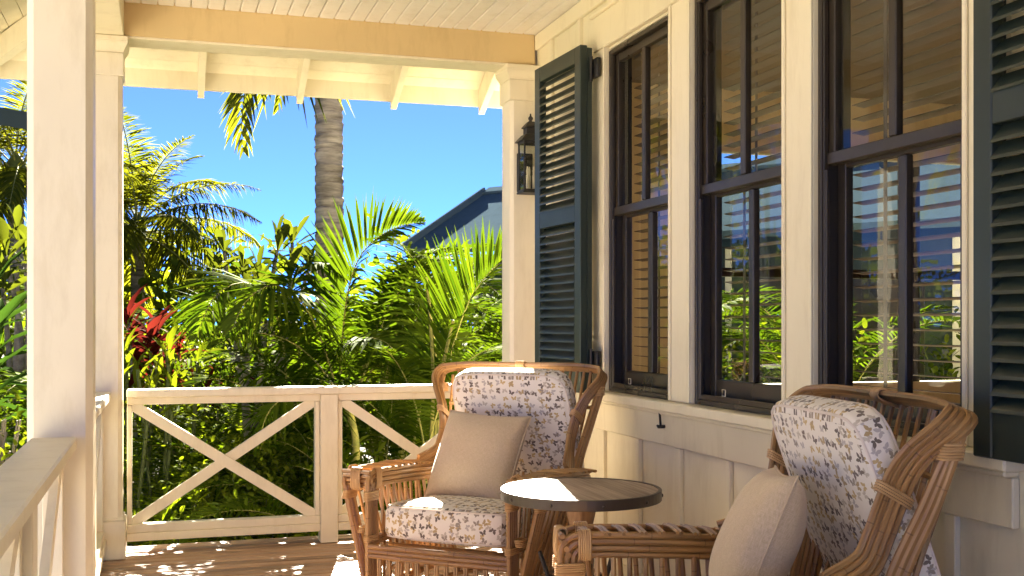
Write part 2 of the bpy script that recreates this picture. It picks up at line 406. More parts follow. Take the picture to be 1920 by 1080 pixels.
# ------------------------------------------------------------------ porch deck
PX0, PX1 = -0.45, 2.2           # left edge of the deck, house wall face
PY0, PY1 = -2.5, 6.97
deck = empty('deck', (0, 0, 0)); tag(deck, kind='structure')
pitch = .0935
mb = MB(); mb.box(PX0, PX1+.02, -.0385, .0385, -.028, 0, ch=.008); me_board = mb.mesh('board', M_DECK)
y = PY1 - .16
while y > PY0:
    b_ = link_mesh('board', me_board, deck); b_.location = (0, y, random.uniform(-.0006, .0006))
    y -= pitch
mb = MB(); mb.box(PX0, PX1+.05, PY1-.108, PY1, -.032, .002, ch=.005); mb.build('edge_board', M_DECK, deck)
mb = MB(); mb.box(PX0+.02, PX1, PY1-.06, PY1-.02, -.40, -.034); mb.box(PX0+.02, PX0+.06, PY0, PY1-.062, -.40, -.030); mb.build('fascia_board', M_TRIM, deck)
mb = MB()
for yy in np.arange(PY0+.2, PY1-.2, 1.2): mb.box(PX0+.07, PX1, yy, yy+.045, -.22, -.030, ch=0)
mb.build('joist', M_DECK, deck)

# ------------------------------------------------------------------ posts
def chamfer_post(mb, x0, x1, y0, y1, z0, z1, c):
    prof = [(x0+c, y0), (x1-c, y0), (x1, y0+c), (x1, y1-c), (x1-c, y1), (x0+c, y1), (x0, y1-c), (x0, y0+c)]
    vs_ = [(a, b, z0) for a, b in prof] + [(a, b, z1) for a, b in prof]
    fs = [(i, (i+1) % 8, 8+(i+1) % 8, 8+i) for i in range(8)] + [tuple(range(7, -1, -1)), tuple(range(8, 16))]
    mb.add(vs_, fs)
BZ0, CZ = 2.90, 3.09            # beam underside, ceiling
def cove(mb, x0, x1, y0, y1, z0, z1, out, steps=6):
    """flared cap, square in plan, growing outwards from z0 to z1 along a cyma curve"""
    rings = []
    for i in range(steps+1):
        t = i/steps; o = out*(.5-.5*math.cos(math.pi*t))
        rings.append([(x0-o, y0-o), (x1+o, y0-o), (x1+o, y1+o), (x0-o, y1+o)])
    vs_ = [(p[0], p[1], z0+(z1-z0)*i/steps) for i, r_ in enumerate(rings) for p in r_]
    fs = []
    for i in range(steps):
        for k in range(4):
            fs.append((i*4+k, i*4+(k+1) % 4, (i+1)*4+(k+1) % 4, (i+1)*4+k))
    fs.append((3, 2, 1, 0)); fs.append(tuple(steps*4+k for k in range(4))); mb.add(vs_, fs)
def post(x0, x1, y0, y1, label, group='square porch posts'):
    cx, cy = (x0+x1)/2, (y0+y1)/2
    t = empty('porch_post', (cx, cy, 0)); tag(t, label, 'post', group)
    hx, hy = (x1-x0)/2, (y1-y0)/2
    m_ = MB(); chamfer_post(m_, -hx, hx, -hy, hy, .22, 2.68, .022); m_.build('shaft', M_TRIM, t)
    m_ = MB(); m_.box(-hx-.018, hx+.018, -hy-.018, hy+.018, 0.002, .215, ch=.005); m_.box(-hx-.008, hx+.008, -hy-.008, hy+.008, .2155, .232, ch=.004); m_.build('plinth', M_TRIM, t)
    m_ = MB(); m_.box(-hx-.008, hx+.008, -hy-.008, hy+.008, 2.681, BZ0-.09, ch=.004); cove(m_, -hx-.008, hx+.008, -hy-.008, hy+.008, BZ0-.089, BZ0-.03, .022)
    m_.box(-hx-.032, hx+.032, -hy-.032, hy+.032, BZ0-.029, BZ0-.002, ch=.003); m_.build('capital', M_TRIM, t)
    return t
post(-.43, -.225, 4.02, 4.225, 'cream square porch post nearest the camera, at the left end of the veranda')
post(-.42, -.215, 6.60, 6.805, 'cream square corner post where the left and back railings meet')
post(-.43, -.225, 1.58, 1.785, 'cream square porch post standing just outside the left of the photo')
post(-.43, -.225, -.86, -.655, 'cream square porch post behind the camera')
pil = post(2.04, 2.235, 6.60, 6.80, 'cream square pilaster against the house wall that carries the lantern')

# ------------------------------------------------------------------ beams
bm_ = empty('back_beam', (0, 6.6, BZ0)); tag(bm_, 'beam across the far end of the veranda, coloured ochre as by deck bounce', 'beam', 'painted porch beams')
mb = MB(); mb.box(-.43, 2.199, 0, .19, .008, CZ-BZ0+.05, ch=.004); mb.build('beam_face', M_BEAM, bm_)
mb = MB(); mb.box(-.43, 2.199, .004, .19, -.006, .0075, ch=.002); mb.build('lit_underside', M_TRIM, bm_)  # paler strip added so the underside of the beam looks lit
mb = MB(); mb.box(-.43, 2.30, .19+.001, .215, -.005, CZ-BZ0+.05, ch=.003); mb.build('outer_board', M_TRIM, bm_)
bm2 = empty('side_beam', (-.43, 2, BZ0)); tag(bm2, 'cream painted beam running over the posts on the open left side', 'beam', 'painted porch beams')
mb = MB(); mb.box(.03, .225, PY0-2, 4.597, 0.001, CZ-BZ0+.05, ch=.004); mb.build('beam_face', M_WALL, bm2)
mb = MB(); mb.box(0.003, .029, PY0-2, 4.80, -.005, CZ-BZ0+.05, ch=.003); mb.build('outer_board', M_TRIM, bm2)

# ------------------------------------------------------------------ ceiling boards
ceil = empty('ceiling', (0, 0, CZ)); tag(ceil, kind='structure')
cw = .0895; cb = MB()
cb.box(-cw/2+.002, cw/2-.002, PY0-.2, 6.60, 0, .018, ch=.006); me_cb = cb.mesh('ceiling_board', M_CEIL)
x = -.205+cw/2
while x < 2.26:
    o = link_mesh('ceiling_board', me_cb, ceil); o.location = (x, 0, 0); x += cw
mb = MB(); mb.box(-.45, 2.3, PY0-.2, 6.8, .0195, .05, ch=0); mb.build('ceiling_backing', M_CEIL, ceil)

# ------------------------------------------------------------------ roof with soffit, rafter tails and fascia
EX, EY, EZ, SL = -1.16, 7.56, 2.915, .50     # eave corner, top-of-board height at the eave, slope
roof = empty('porch_roof', (0, 0, 0)); tag(roof, 'hipped veranda roof with board soffit, rafter tails and cream fascia', 'roof')
def zr_b(y): return EZ + (EY - y)*SL
def zr_l(x): return EZ + (x - EX)*SL
# soffit boards at the back eave (run along X, mitred on the hip)
bw = .088
k = 0
while EY - k*bw > 6.83:
    ya, yb = EY-.03 - k*bw, EY-.03 - (k+1)*bw + .004
    xa, xb = EX+(EY-ya)+.004, EX+(EY-yb)+.004
    vs_ = [(xa, ya, zr_b(ya)), (9.0, ya, zr_b(ya)), (9.0, yb, zr_b(yb)), (xb, yb, zr_b(yb))]
    vs_ += [(a, b, c+.02) for a, b, c in vs_]
    fs = [(0, 1, 2, 3), (7, 6, 5, 4), (0, 4, 5, 1), (1, 5, 6, 2), (2, 6, 7, 3), (3, 7, 4, 0)]
    m_ = MB(); m_.add(vs_, fs); m_.build('soffit_board', M_SOFF, roof); k += 1
k = 0
while EX+.03 + k*bw < -.46:
    xa, xb = EX+.03 + k*bw, EX+.03 + (k+1)*bw - .004
    ya, yb = EY-(xa-EX)-.004, EY-(xb-EX)-.004
    vs_ = [(xa, PY0-2, zr_l(xa)), (xa, ya, zr_l(xa)), (xb, yb, zr_l(xb)), (xb, PY0-2, zr_l(xb))]
    vs_ += [(a, b, c+.02) for a, b, c in vs_]
    m_ = MB(); m_.add(vs_, [(0, 1, 2, 3), (7, 6, 5, 4), (0, 4, 5, 1), (1, 5, 6, 2), (2, 6, 7, 3), (3, 7, 4, 0)]); m_.build('soffit_board', M_SOFF, roof); k += 1
# thin backing above the boards, roof skin above
xr0, yr0 = EX+3.6, EY-3.6
zr0 = EZ+3.6*SL
skin = MB()
for dz, mt in ((.05, None),):
    A = (EX-.04, EY+.04, EZ+.03); B = (12, EY+.04, EZ+.03); Cc = (12, yr0, zr0+.05); D = (xr0, yr0, zr0+.05)
    E_ = (EX-.04, -8, EZ+.03); F_ = (xr0, -8, zr0+.05)
    G_ = (12, -8, zr0+.05)
    skin.add([A, B, Cc, D], [(0, 1, 2, 3)]); skin.add([A, D, F_, E_], [(0, 1, 2, 3)]); skin.add([D, Cc, G_, F_], [(0, 1, 2, 3)])
skin.build('roof_surface', M_ROOFT, roof)
# rafter tails
def tail(a, b, w=.042, h=.10, name='rafter_tail'):
    """a = outer end (low), b = inner end; top edge follows the soffit"""
    m_ = MB(); a, b = Vector(a), Vector(b); d = (b-a); dh = Vector((d.x, d.y, 0)).normalized(); s_ = Vector((-dh.y, dh.x, 0))*w/2
    pr = [a, b, b-Vector((0, 0, h)), a-Vector((0, 0, h))+dh*.0]
    vs_ = [tuple(p+s_) for p in pr] + [tuple(p-s_) for p in pr]
    m_.add(vs_, [(0, 1, 2, 3), (7, 6, 5, 4), (0, 4, 5, 1), (1, 5, 6, 2), (2, 6, 7, 3), (3, 7, 4, 0)])
    m_.build(name, M_SOFF, roof)
for xx in (.235, .865, 1.495, 2.115, 2.745, 3.375):
    tail((xx, EY-.032, zr_b(EY-.032)-.002), (xx, 6.79, zr_b(6.79)-.002), h=.168)
for yy in np.arange(-4, 6.4, .62):
    tail((EX+.032, yy, zr_l(EX+.032)-.002), (-.44, yy, zr_l(-.44)-.002), h=.168)
tail((EX+.05, EY-.05, EZ-.002), (-.40, 6.80, zr_b(6.80)-.002), w=.06, h=.14, name='hip_rafter')
mb = MB(); mb.box(EX-.03, 12, EY-.03, EY, EZ-.100, EZ+.028, ch=.003); mb.box(EX-.03, EX, -8, EY-.031, EZ-.100, EZ+.028, ch=.003); mb.build('fascia', M_SOFF, roof)

# ------------------------------------------------------------------ railings
def x_panel(t, p0, p1, axis, fpos, bpos, z0=.165, z1=.845):
    """one X-braced panel between coordinates p0..p1 along axis ('x' or 'y'); fpos/bpos thickness range"""
    mid = (fpos+bpos)/2
    def bx(m_, a0, a1, c0, c1, z0_, z1_, ch=.003):
        if axis == 'x': m_.box(a0, a1, c0, c1, z0_, z1_, ch)
        else: m_.box(c0, c1, a0, a1, z0_, z1_, ch)
    for (a0, a1) in ((p0+.001, p0+.028), (p1-.028, p1-.001)):
        m_ = MB(); bx(m_, a0, a1, fpos+.004, bpos-.004, z0+.001, z1-.001); m_.build('side_nailer', M_TRIM, t)
    q0, q1 = p0+.028, p1-.028
    h = .026
    for k, (za, zb, c0, c1) in enumerate(((z1, z0, fpos+.008, mid-.001), (z0, z1, mid+.001, bpos-.008))):
        ang = math.atan2(zb-za, q1-q0); dx, dz = math.sin(ang)*h, math.cos(ang)*h
        # brace clipped to the panel: hexagon with square corners
        s_ = 1 if zb > za else -1
        w_ = h*1.15/abs(math.cos(ang)); u_ = h*1.15/abs(math.sin(ang))
        P = [(q0, za), (q0+u_, za), (q1, zb - s_*w_), (q1, zb), (q1-u_, zb), (q0, za + s_*w_)]
        vs_ = []
        for c_ in (c0, c1):
            for a_, z_ in P:
                vs_.append((a_, c_, z_) if axis == 'x' else (c_, a_, z_))
        fs = [tuple(range(6)), tuple(range(11, 5, -1))] + [(i, 6+i, 6+(i+1) % 6, (i+1) % 6) for i in range(6)]
        m_ = MB(); m_.add(vs_, fs); m_.build('diagonal_brace', M_TRIM, t)
def rail(axis, a0, a1, c, posts, label):
    """c = centre of the rail across; panels between posts"""
    t = empty('porch_railing', (0, 0, 0)); tag(t, label, 'railing', 'cream X-braced railings')
    def bx(name, p0, p1, c0, c1, z0, z1, ch=.004):
        m_ = MB()
        if axis == 'x': m_.box(p0, p1, c0, c1, z0, z1, ch)
        else: m_.box(c0, c1, p0, p1, z0, z1, ch)
        m_.build(name, M_TRIM, t)
    bx('top_rail', a0, a1, c-.072, c+.072, .888, .932, .006)
    edges = [a0]
    for p in posts: bx('short_post', p-.052, p+.052, c-.055, c+.055, .003, .8865); edges += [p-.052, p+.052]
    edges.append(a1)
    for i in range(0, len(edges), 2):
        p0, p1 = edges[i]+.001, edges[i+1]-.001
        bx('sub_rail', p0, p1, c-.036, c+.036, .846, .887); bx('bottom_rail', p0, p1, c-.038, c+.038, .118, .164)
        bx('lower_rail', p0, p1, c-.05, c+.05, .072, .1170)
        x_panel(t, p0, p1, axis, c-.036, c+.036)
    return t
rail('x', -.196, 2.021, 6.775, [.948], 'cream X-braced railing across the far end of the veranda')
rail('y', 4.245, 6.58, -.345, [5.41], 'cream side railing between the near post and the corner post')
rail('y', 1.805, 4.0, -.345, [2.90], 'cream side railing in the lower left corner, on the camera side of the near post')
rail('y', -.63, 1.56, -.345, [.465], 'cream side railing behind the left edge of the photo')

# ------------------------------------------------------------------ house wall (board and batten) with window trim
wall = empty('house_wall', (2.2, 0, 0)); tag(wall, 'cream board-and-batten house wall along the right side of the veranda', 'wall')
WX = 2.218                        # sheet face; trim stands proud at 2.2
WIN = [(4.662, 5.432), (3.684, 4.446), (2.700, 3.480)]
WZ0, WZ1 = .958, 2.722
def wbox(name, x0, x1, y0, y1, z0, z1, mat=M_WALL, ch=.003, parent=wall):
    m_ = MB(); m_.box(x0-2.2, x1-2.2, y0, y1, z0, z1, ch); o = m_.build(name, mat, parent); return o
# sheeting with openings
segs = [-8.0] + [v for w in reversed(WIN) for v in w] + [6.62]
for i in range(0, len(segs), 2):
    wbox('wall_panel', WX, WX+.12, segs[i], segs[i+1], .003, 3.085, ch=0)
for (y0, y1) in WIN:
    wbox('wall_panel', WX, WX+.12, y0, y1, .003, WZ0-.01, ch=0); wbox('wall_panel', WX, WX+.12, y0, y1, WZ1+.01, 3.085, ch=0)
bat = MB(); bat.box(WX-.0215-2.2, WX-.0005-2.2, -.026, .026, .10, .7505, .003); me_b1 = bat.mesh('batten', M_WALL)
yy = 6.40
while yy > -2.4:
    o = link_mesh('batten', me_b1, wall); o.location = (0, yy, 0); yy -= .4545
bat = MB(); bat.box(WX-.0215-2.2, WX-.0005-2.2, -.026, .026, 2.9505, 2.993, .003); me_b2 = bat.mesh('batten', M_WALL)
bat = MB(); bat.box(WX-.0215-2.2, WX-.0005-2.2, -.026, .026, .10, 2.993, .003); me_b3 = bat.mesh('batten', M_WALL)
for yy in (5.85, 6.33):
    o = link_mesh('batten', me_b3, wall); o.location = (0, yy-.01, 0)
yy = 5.385
while yy > 2.6:
    o = link_mesh('batten', me_b2, wall); o.location = (0, yy, 0); yy -= .4545
for yy in (2.02, 1.57, 1.1):
    o = link_mesh('batten', me_b3, wall); o.location = (0, yy, 0)
wbox('skirting', WX-.026, WX-.001, -8, 6.59, .004, .0995)
wbox('frieze_board', WX-.024, WX-.001, -8, 6.59, 2.994, 3.086, ch=.004)
wbox('header_board', 2.188, WX-.001, 2.50, 5.60, WZ1+.028, 2.93, ch=.004)
wbox('header_cap', 2.172, WX-.001, 2.48, 5.62, 2.9305, 2.949, ch=.004)
wbox('side_casing', 2.196, WX+.02, 5.434, 5.60, WZ0, WZ1+.027)
wbox('mullion_casing', 2.196, WX+.02, 4.448, 4.660, WZ0, WZ1+.027)
wbox('mullion_casing', 2.196, WX+.02, 3.482, 3.682, WZ0, WZ1+.027)
wbox('side_casing', 2.196, WX+.02, 2.535, 2.698, WZ0, WZ1+.027)
for (y0, y1) in WIN:              # thin bead round each opening
    wbox('casing_bead', 2.186, 2.1955, y1+.002, y1+.022, WZ0+.002, WZ1+.020, ch=.003)
    wbox('casing_bead', 2.186, 2.1955, y0-.022, y0-.002, WZ0+.002, WZ1+.020, ch=.003)
    wbox('casing_bead', 2.186, 2.2135, y0-.022, y1+.022, WZ1+.0205, WZ1+.0275, ch=.002)
wbox('window_sill', 2.138, 2.30, 2.47, 5.63, .912, .956, ch=.006)
wbox('sill_moulding', 2.165, WX-.001, 2.50, 5.60, .893, .911, ch=.006)
wbox('apron_board', 2.192, WX-.001, 2.50, 5.60, .752, .892, ch=.004)
# end wall of the house (faces the garden) and room behind the windows
endw = empty('house_end_wall', (2.34, 6.7, 0)); tag(endw, 'cream end wall of the house beyond the pilaster', 'wall')
m_ = MB(); m_.box(0, 1.0, 0, .1, .003, 3.08, 0); m_.box(1.0, 3.6, 0, .1, .003, .9, 0); m_.box(1.0, 3.6, 0, .1, 2.45, 3.08, 0); m_.box(3.6, 7, 0, .1, .003, 3.08, 0)
m_.build('wall_panel', M_WALL, endw)
m_ = MB()
for a, b in ((1.0, 1.06), (1.85, 1.91), (2.70, 2.76), (3.54, 3.6)): m_.box(a, b, .02, .08, .9, 2.45)
m_.box(1.06, 3.54, .025, .075, 1.62, 1.68); m_.build('window_frame', M_BRONZE, endw)
m_ = MB(); m_.add([(1.0, .05, .9), (3.6, .05, .9), (3.6, .05, 2.45), (1.0, .05, 2.45)], [(0, 1, 2, 3)]); m_.build('pane', M_GLASS, endw)
m_ = MB(); m_.box(2.36, 7.5, -4, 6.69, -.05, 0.0, 0); tag(m_.build('room_floor', M_TURNED), kind='structure')
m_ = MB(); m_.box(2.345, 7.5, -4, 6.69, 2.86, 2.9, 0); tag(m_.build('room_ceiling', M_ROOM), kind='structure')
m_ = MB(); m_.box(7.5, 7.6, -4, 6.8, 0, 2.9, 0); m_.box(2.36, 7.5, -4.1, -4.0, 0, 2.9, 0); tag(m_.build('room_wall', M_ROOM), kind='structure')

# ------------------------------------------------------------------ windows
def window(y0, y1, label):
    t = empty('sash_window', (2.2, (y0+y1)/2, WZ0)); tag(t, label, 'window', 'dark bronze double-hung windows')
    hw = (y1-y0)/2 - .001; H_ = WZ1-WZ0
    def b(m_, x0, x1, a0, a1, z0, z1, ch=.003): m_.box(x0, x1, a0, a1, z0, z1, ch)
    m_ = MB()
    for s_ in (-1, 1):
        a, c = sorted((s_*hw, s_*(hw-.022)))
        b(m_, .012, .135, a, c, 0, H_)
    b(m_, .012, .135, -hw+.022, hw-.022, H_-.022, H_); b(m_, .012, .135, -hw+.022, hw-.022, 0, .022)
    for s_ in (-1, 1):                               # stepped stops in the jamb
        a, c = sorted((s_*(hw-.0225), s_*(hw-.032)))
        b(m_, .018, .036, a, c, .022, H_-.022, .002)
    m_.build('frame', M_BRONZE, t)
    hi = hw-.024; zm = 1.868-WZ0
    def sash(name, x, z0, z1, top, bot, stile, muntin):
        m_ = MB()
        b(m_, x, x+.032, -hi, -hi+stile, z0, z1); b(m_, x, x+.032, hi-stile, hi, z0, z1)
        b(m_, x, x+.032, -hi+stile, hi-stile, z1-top, z1); b(m_, x, x+.032, -hi+stile, hi-stile, z0, z0+bot)
        s_ = m_.build(name, M_BRONZE, t)
        m_ = MB(); b(m_, x-.003, x+.028, -.02, .02, z0+bot+.001, z1-top-.001, .004); m_.build('muntin', M_BRONZE, s_)
        for a, c in ((-hi+stile, -.0215), (.0215, hi-stile)):
            m_ = MB(); m_.add([(x+.014, a, z0+bot), (x+.014, c, z0+bot), (x+.014, c, z1-top), (x+.014, a, z1-top)], [(0, 1, 2, 3)])
            m_.build('pane', M_GLASS, s_)
        return s_
    up = sash('upper_sash', .040, zm-.002, H_-.024, .042, .044, .040, .02)
    lo = sash('lower_sash', .078, .024, zm+.030, .044, .085, .048, .02)
    m_ = MB(); b(m_, .030, .0395, -hi, hi, zm-.002, zm+.040, .004); m_.build('meeting_rail', M_BRONZE, t)
    # half screen frame in the lower opening, with its two tabs
    m_ = MB()
    b(m_, .020, .034, -hi, -hi+.020, .0225, zm-.02, .002); b(m_, .020, .034, hi-.020, hi, .0225, zm-.02, .002)
    b(m_, .020, .034, -hi+.02, hi-.02, .0225, .045, .002)
    sc = m_.build('screen_frame', M_BRONZE, t)
    m_ = MB(); yt = .12
    pts = [(.017, yt-.014, .05), (.017, yt+.014, .05), (.017, yt+.014, .076), (.017, yt-.014, .076), (.017, yt-.014, .05)]
    m_.tube(pts, .0022, 5); m_.build('pull_tab', M_TRIM, sc)
    return t
wlab = ['bronze double-hung window nearest the lantern, narrowest in view', 'bronze double-hung window in the middle of the row of three', 'bronze double-hung window nearest the camera, above the right rattan chair']
for w, l in zip(WIN, wlab): window(w[0], w[1], l)
slat = MB()
me_sl = {}
for i, (y0, y1) in enumerate(WIN):
    t = empty('window_blind', (2.385, (y0+y1)/2, WZ0)); tag(t, ['open slatted blind inside the window nearest the lantern', 'open slatted blind inside the middle window', 'open slatted blind inside the window nearest the camera'][i], 'blind', 'slatted blinds inside the windows')
    hw = (y1-y0)/2+.01
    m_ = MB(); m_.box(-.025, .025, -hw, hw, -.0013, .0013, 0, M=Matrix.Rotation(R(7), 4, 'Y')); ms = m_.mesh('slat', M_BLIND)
    z = .03
    while z < 1.72:
        o = link_mesh('slat', ms, t); o.location = (0, 0, z); z += .050
    m_ = MB()
    for yy in (-.2, .2):
        m_.box(-.029, -.0275, yy-.010, yy+.010, 0, 1.74, 0); m_.box(.0275, .029, yy-.010, yy+.010, 0, 1.74, 0)
    m_.build('ladder_tape', M_BLIND, t)
    m_ = MB(); m_.box(-.03, .03, -hw, hw, 1.73, 1.79); m_.build('head_rail', M_BLIND, t)

# ------------------------------------------------------------------ shutters
def shutter(loc, rz, label, f):
    """local: width along +X, hinge edge at x=0; front face at y=0 facing f*Y, thickness behind it"""
    W, Z0, Z1, ZM0, ZM1, T = .635, .945, 2.765, 1.845, 1.935, .042
    t = empty('louvred_shutter', (loc[0], loc[1], 0), rz); tag(t, label, 'shutter', 'dark green louvred shutters')
    st = .075
    def bb(name, x0, x1, a, b, z0, z1, ch=.003, mat=M_SHUT):
        y0, y1 = sorted((-f*a, -f*b)); m_ = MB(); m_.box(x0, x1, y0, y1, z0, z1, ch); return m_.build(name, mat, t)
    bb('stile', 0, st, 0, T, Z0, Z1, .004); bb('stile', W-st, W, 0, T, Z0, Z1, .004)
    for nm, a, c in (('top_rail', Z1-.085, Z1), ('middle_rail', ZM0, ZM1), ('bottom_rail', Z0, Z0+.13)):
        bb(nm, st+.0005, W-st-.0005, .002, T-.002, a, c)
    L = W-2*st-.001
    prof = [(-.037, -.001), (-.028, .0032), (.0, .0042), (.028, .0032), (.037, -.001), (0, -.0045)]
    vs_ = [(st+.0005, a, c) for a, c in prof] + [(st+.0005+L, a, c) for a, c in prof]
    fs = [(i, (i+1) % 6, 6+(i+1) % 6, 6+i) for i in range(6)] + [tuple(range(5, -1, -1)), tuple(range(6, 12))]
    lv = MB(); lv.add(vs_, fs, M=Matrix.Rotation(-f*R(47), 4, 'X')); me = lv.mesh('louvre', M_SHUT)
    for a, c in ((Z0+.13, ZM0), (ZM1, Z1-.085)):
        nL = round((c-a)/.0465); pz = (c-a)/nL
        for k in range(nL):
            o = link_mesh('louvre', me, t); o.location = (0, -f*T/2, a+pz*(k+.5))
    bb('mounting_strip', .004, .05, T+.001, T+.030, Z0+.01, Z1-.01)
    for z in (Z0+.16, Z1-.13):
        m_ = MB(); y0, y1 = sorted((-f*(T+.031), -f*(T+.055))); m_.box(-.05, .03, y0, y1, z-.04, z+.06, .003)
        m_.tube([(-.008, -f*(T+.018), z-.06), (-.008, -f*(T+.018), z+.07)], .009, 8); m_.build('hinge', M_IRON, t)
    return t
def place_shutter(p_h, p_e, label, f):
    d = Vector((p_e[0]-p_h[0], p_e[1]-p_h[1])); return shutter(p_h, math.atan2(d.y, d.x), label, f)
place_shutter((2.08, 5.50), (2.04, 6.135), 'dark green louvred shutter folded open beside the lantern', 1)
place_shutter((2.13, 2.583), (2.115, 1.95), 'dark green louvred shutter at the right edge, nearest the camera', -1)

# ------------------------------------------------------------------ wall lantern
lan = empty('wall_lantern', (2.13, 6.48, 2.095)); tag(lan, 'black metal and glass lantern hung on the pilaster behind the shutter', 'lantern')
hw = .056; Hh = .30
m_ = MB()
for sx in (-1, 1):
    for sy in (-1, 1): m_.box(sx*hw-.005, sx*hw+.005, sy*hw-.005, sy*hw+.005, .02, Hh, .001)
for z in (.012, Hh):
    m_.box(-hw-.006, hw+.006, -hw-.006, -hw+.006, z, z+.012, .001); m_.box(-hw-.006, hw+.006, hw-.006, hw+.006, z, z+.012, .001)
    m_.box(-hw-.006, -hw+.006, -hw+.007, hw-.007, z, z+.012, .001); m_.box(hw-.006, hw+.006, -hw+.007, hw-.007, z, z+.012, .001)
m_.build('cage', M_IRON, lan)
m_ = MB(); m_.box(-hw-.012, hw+.012, -hw-.012, hw+.012, 0, .0115, .002); m_.build('base_plate', M_IRON, lan)
for k in range(4):
    m_ = MB(); q = hw-.001
    P = [(-q, -q), (q, -q), (q, q), (-q, q)]; a, b_ = P[k], P[(k+1) % 4]
    m_.add([(a[0], a[1], .025), (b_[0], b_[1], .025), (b_[0], b_[1], Hh), (a[0], a[1], Hh)], [(0, 1, 2, 3)]); m_.build('pane', M_GLASS, lan)
m_ = MB()
def sqlathe(m_, prof):
    vs_ = []
    for r, z in prof: vs_ += [(-r, -r, z), (r, -r, z), (r, r, z), (-r, r, z)]
    fs = [(i*4+k, i*4+(k+1) % 4, (i+1)*4+(k+1) % 4, (i+1)*4+k) for i in range(len(prof)-1) for k in range(4)]
    fs += [(3, 2, 1, 0), tuple((len(prof)-1)*4+k for k in range(4))]; m_.add(vs_, fs)
sqlathe(m_, [(hw+.022, Hh+.0125), (hw+.018, Hh+.022), (.045, Hh+.055), (.035, Hh+.058), (.035, Hh+.095), (.045, Hh+.097), (.043, Hh+.105), (.018, Hh+.135)])
m_.build('roof_cap', M_IRON, lan)
m_ = MB(); m_.lathe([(.012, Hh+.136), (.008, Hh+.142), (.015, Hh+.152), (.015, Hh+.160), (.006, Hh+.170), (.004, Hh+.185)], 12); m_.build('finial', M_IRON, lan)
m_ = MB(); m_.box(-.05, .05, .108, .128, .02, .26, .004); m_.tube(catmull([(0, .107, .06), (0, .088, .05), (0, .070, .02)], 4), .006, 6); m_.build('back_plate', M_IRON, lan)
m_ = MB()
for (a, b_) in ((-.02, 0), (.02, 0), (0, .022)): m_.lathe([(.009, .013), (.009, .11), (.006, .115), (.008, .14), (.004, .165)], 8, (a, b_, 0))
m_.build('candle_sleeve', M_TRIM, lan)

# shutter holdback on the apron
hb = empty('shutter_holdback', (2.176, 4.70, .85)); tag(hb, 'small black iron shutter catch on the apron under the first window', 'catch')
m_ = MB(); m_.bar((-.006, .012, .052), (-.012, -.012, -.012), .010, .010, ch=.002); m_.build('arm', M_IRON, hb)
m_ = MB(); m_.tube([(.014, .0, -.012), (-.020, .0, -.012)], .008, 8); m_.tube([(-.012, .012, -.016), (-.012, .024, -.008)], .005, 6); m_.build('pivot', M_IRON, hb)

# ------------------------------------------------------------------ cushions
def superquad(hx, hy, hz, n=5.0, res=14, puff=0.0):
    vs_, fs, uv = [], [], []; m_ = MB()
    for ax in range(3):
        for sg in (-1, 1):
            base = []
            for i in range(res+1):
                for j in range(res+1):
                    a, b_ = math.tan((i/res-.5)*math.pi/2*.999), math.tan((j/res-.5)*math.pi/2*.999)
                    p = [0, 0, 0]; p[ax] = sg; p[(ax+1) % 3] = a; p[(ax+2) % 3] = b_
                    l = sum(abs(q)**n for q in p)**(-1/n); p = [q*l for q in p]
                    pf = 1 + puff*(1-min(1, abs(p[0])**2.2))*(1-min(1, abs(p[1])**2.2))
                    base.append((p[0]*hx, p[1]*hy, p[2]*hz*pf))
            f_, u_ = [], []
            for i in range(res):
                for j in range(res):
                    q = (i*(res+1)+j, (i+1)*(res+1)+j, (i+1)*(res+1)+j+1, i*(res+1)+j+1)
                    if sg < 0: q = q[::-1]
                    f_.append(q); o1, o2 = (ax+1) % 3, (ax+2) % 3
                    u_.append([(base[k][o1]+ax*1.37+sg*.6, base[k][o2]+ax*.71) for k in q])
            m_.add(base, f_, u_, smooth=True)
    return m_
def weld(me):
    import bmesh
    b_ = bmesh.new(); b_.from_mesh(me); bmesh.ops.remove_doubles(b_, verts=b_.verts, dist=.0002); b_.to_mesh(me); b_.free()
    return me
def cushion(name, hx, hy, hz, parent, loc, rx=0, puff=.12, n=5.0):
    me = weld(superquad(hx, hy, hz, n, 14, puff).mesh(name, M_BUTTER, sharp=False))
    o = link_mesh(name, me, parent); o.location = loc; o.rotation_euler = (rx, 0, 0)
    for sg in (-1, 1):
        P = []
        for k in range(65):
            a = 2*math.pi*k/64; cx_, sy_ = math.cos(a), math.sin(a)
            l = (abs(cx_)**n+abs(sy_)**n)**(-1/n)
            zz = .80
            sc_ = (1-zz**n)**(1/n)
            P.append((cx_*l*hx*sc_*1.0, sy_*l*hy*sc_*1.0, sg*hz*zz*1.0))
        # push out to the surface a little
        m_ = MB(); m_.tube([(x_*1.004, y_*1.004, z_*1.01) for x_, y_, z_ in P], .0042, 6, caps=False); m_.build('piping', M_STITCH, o)
    return o
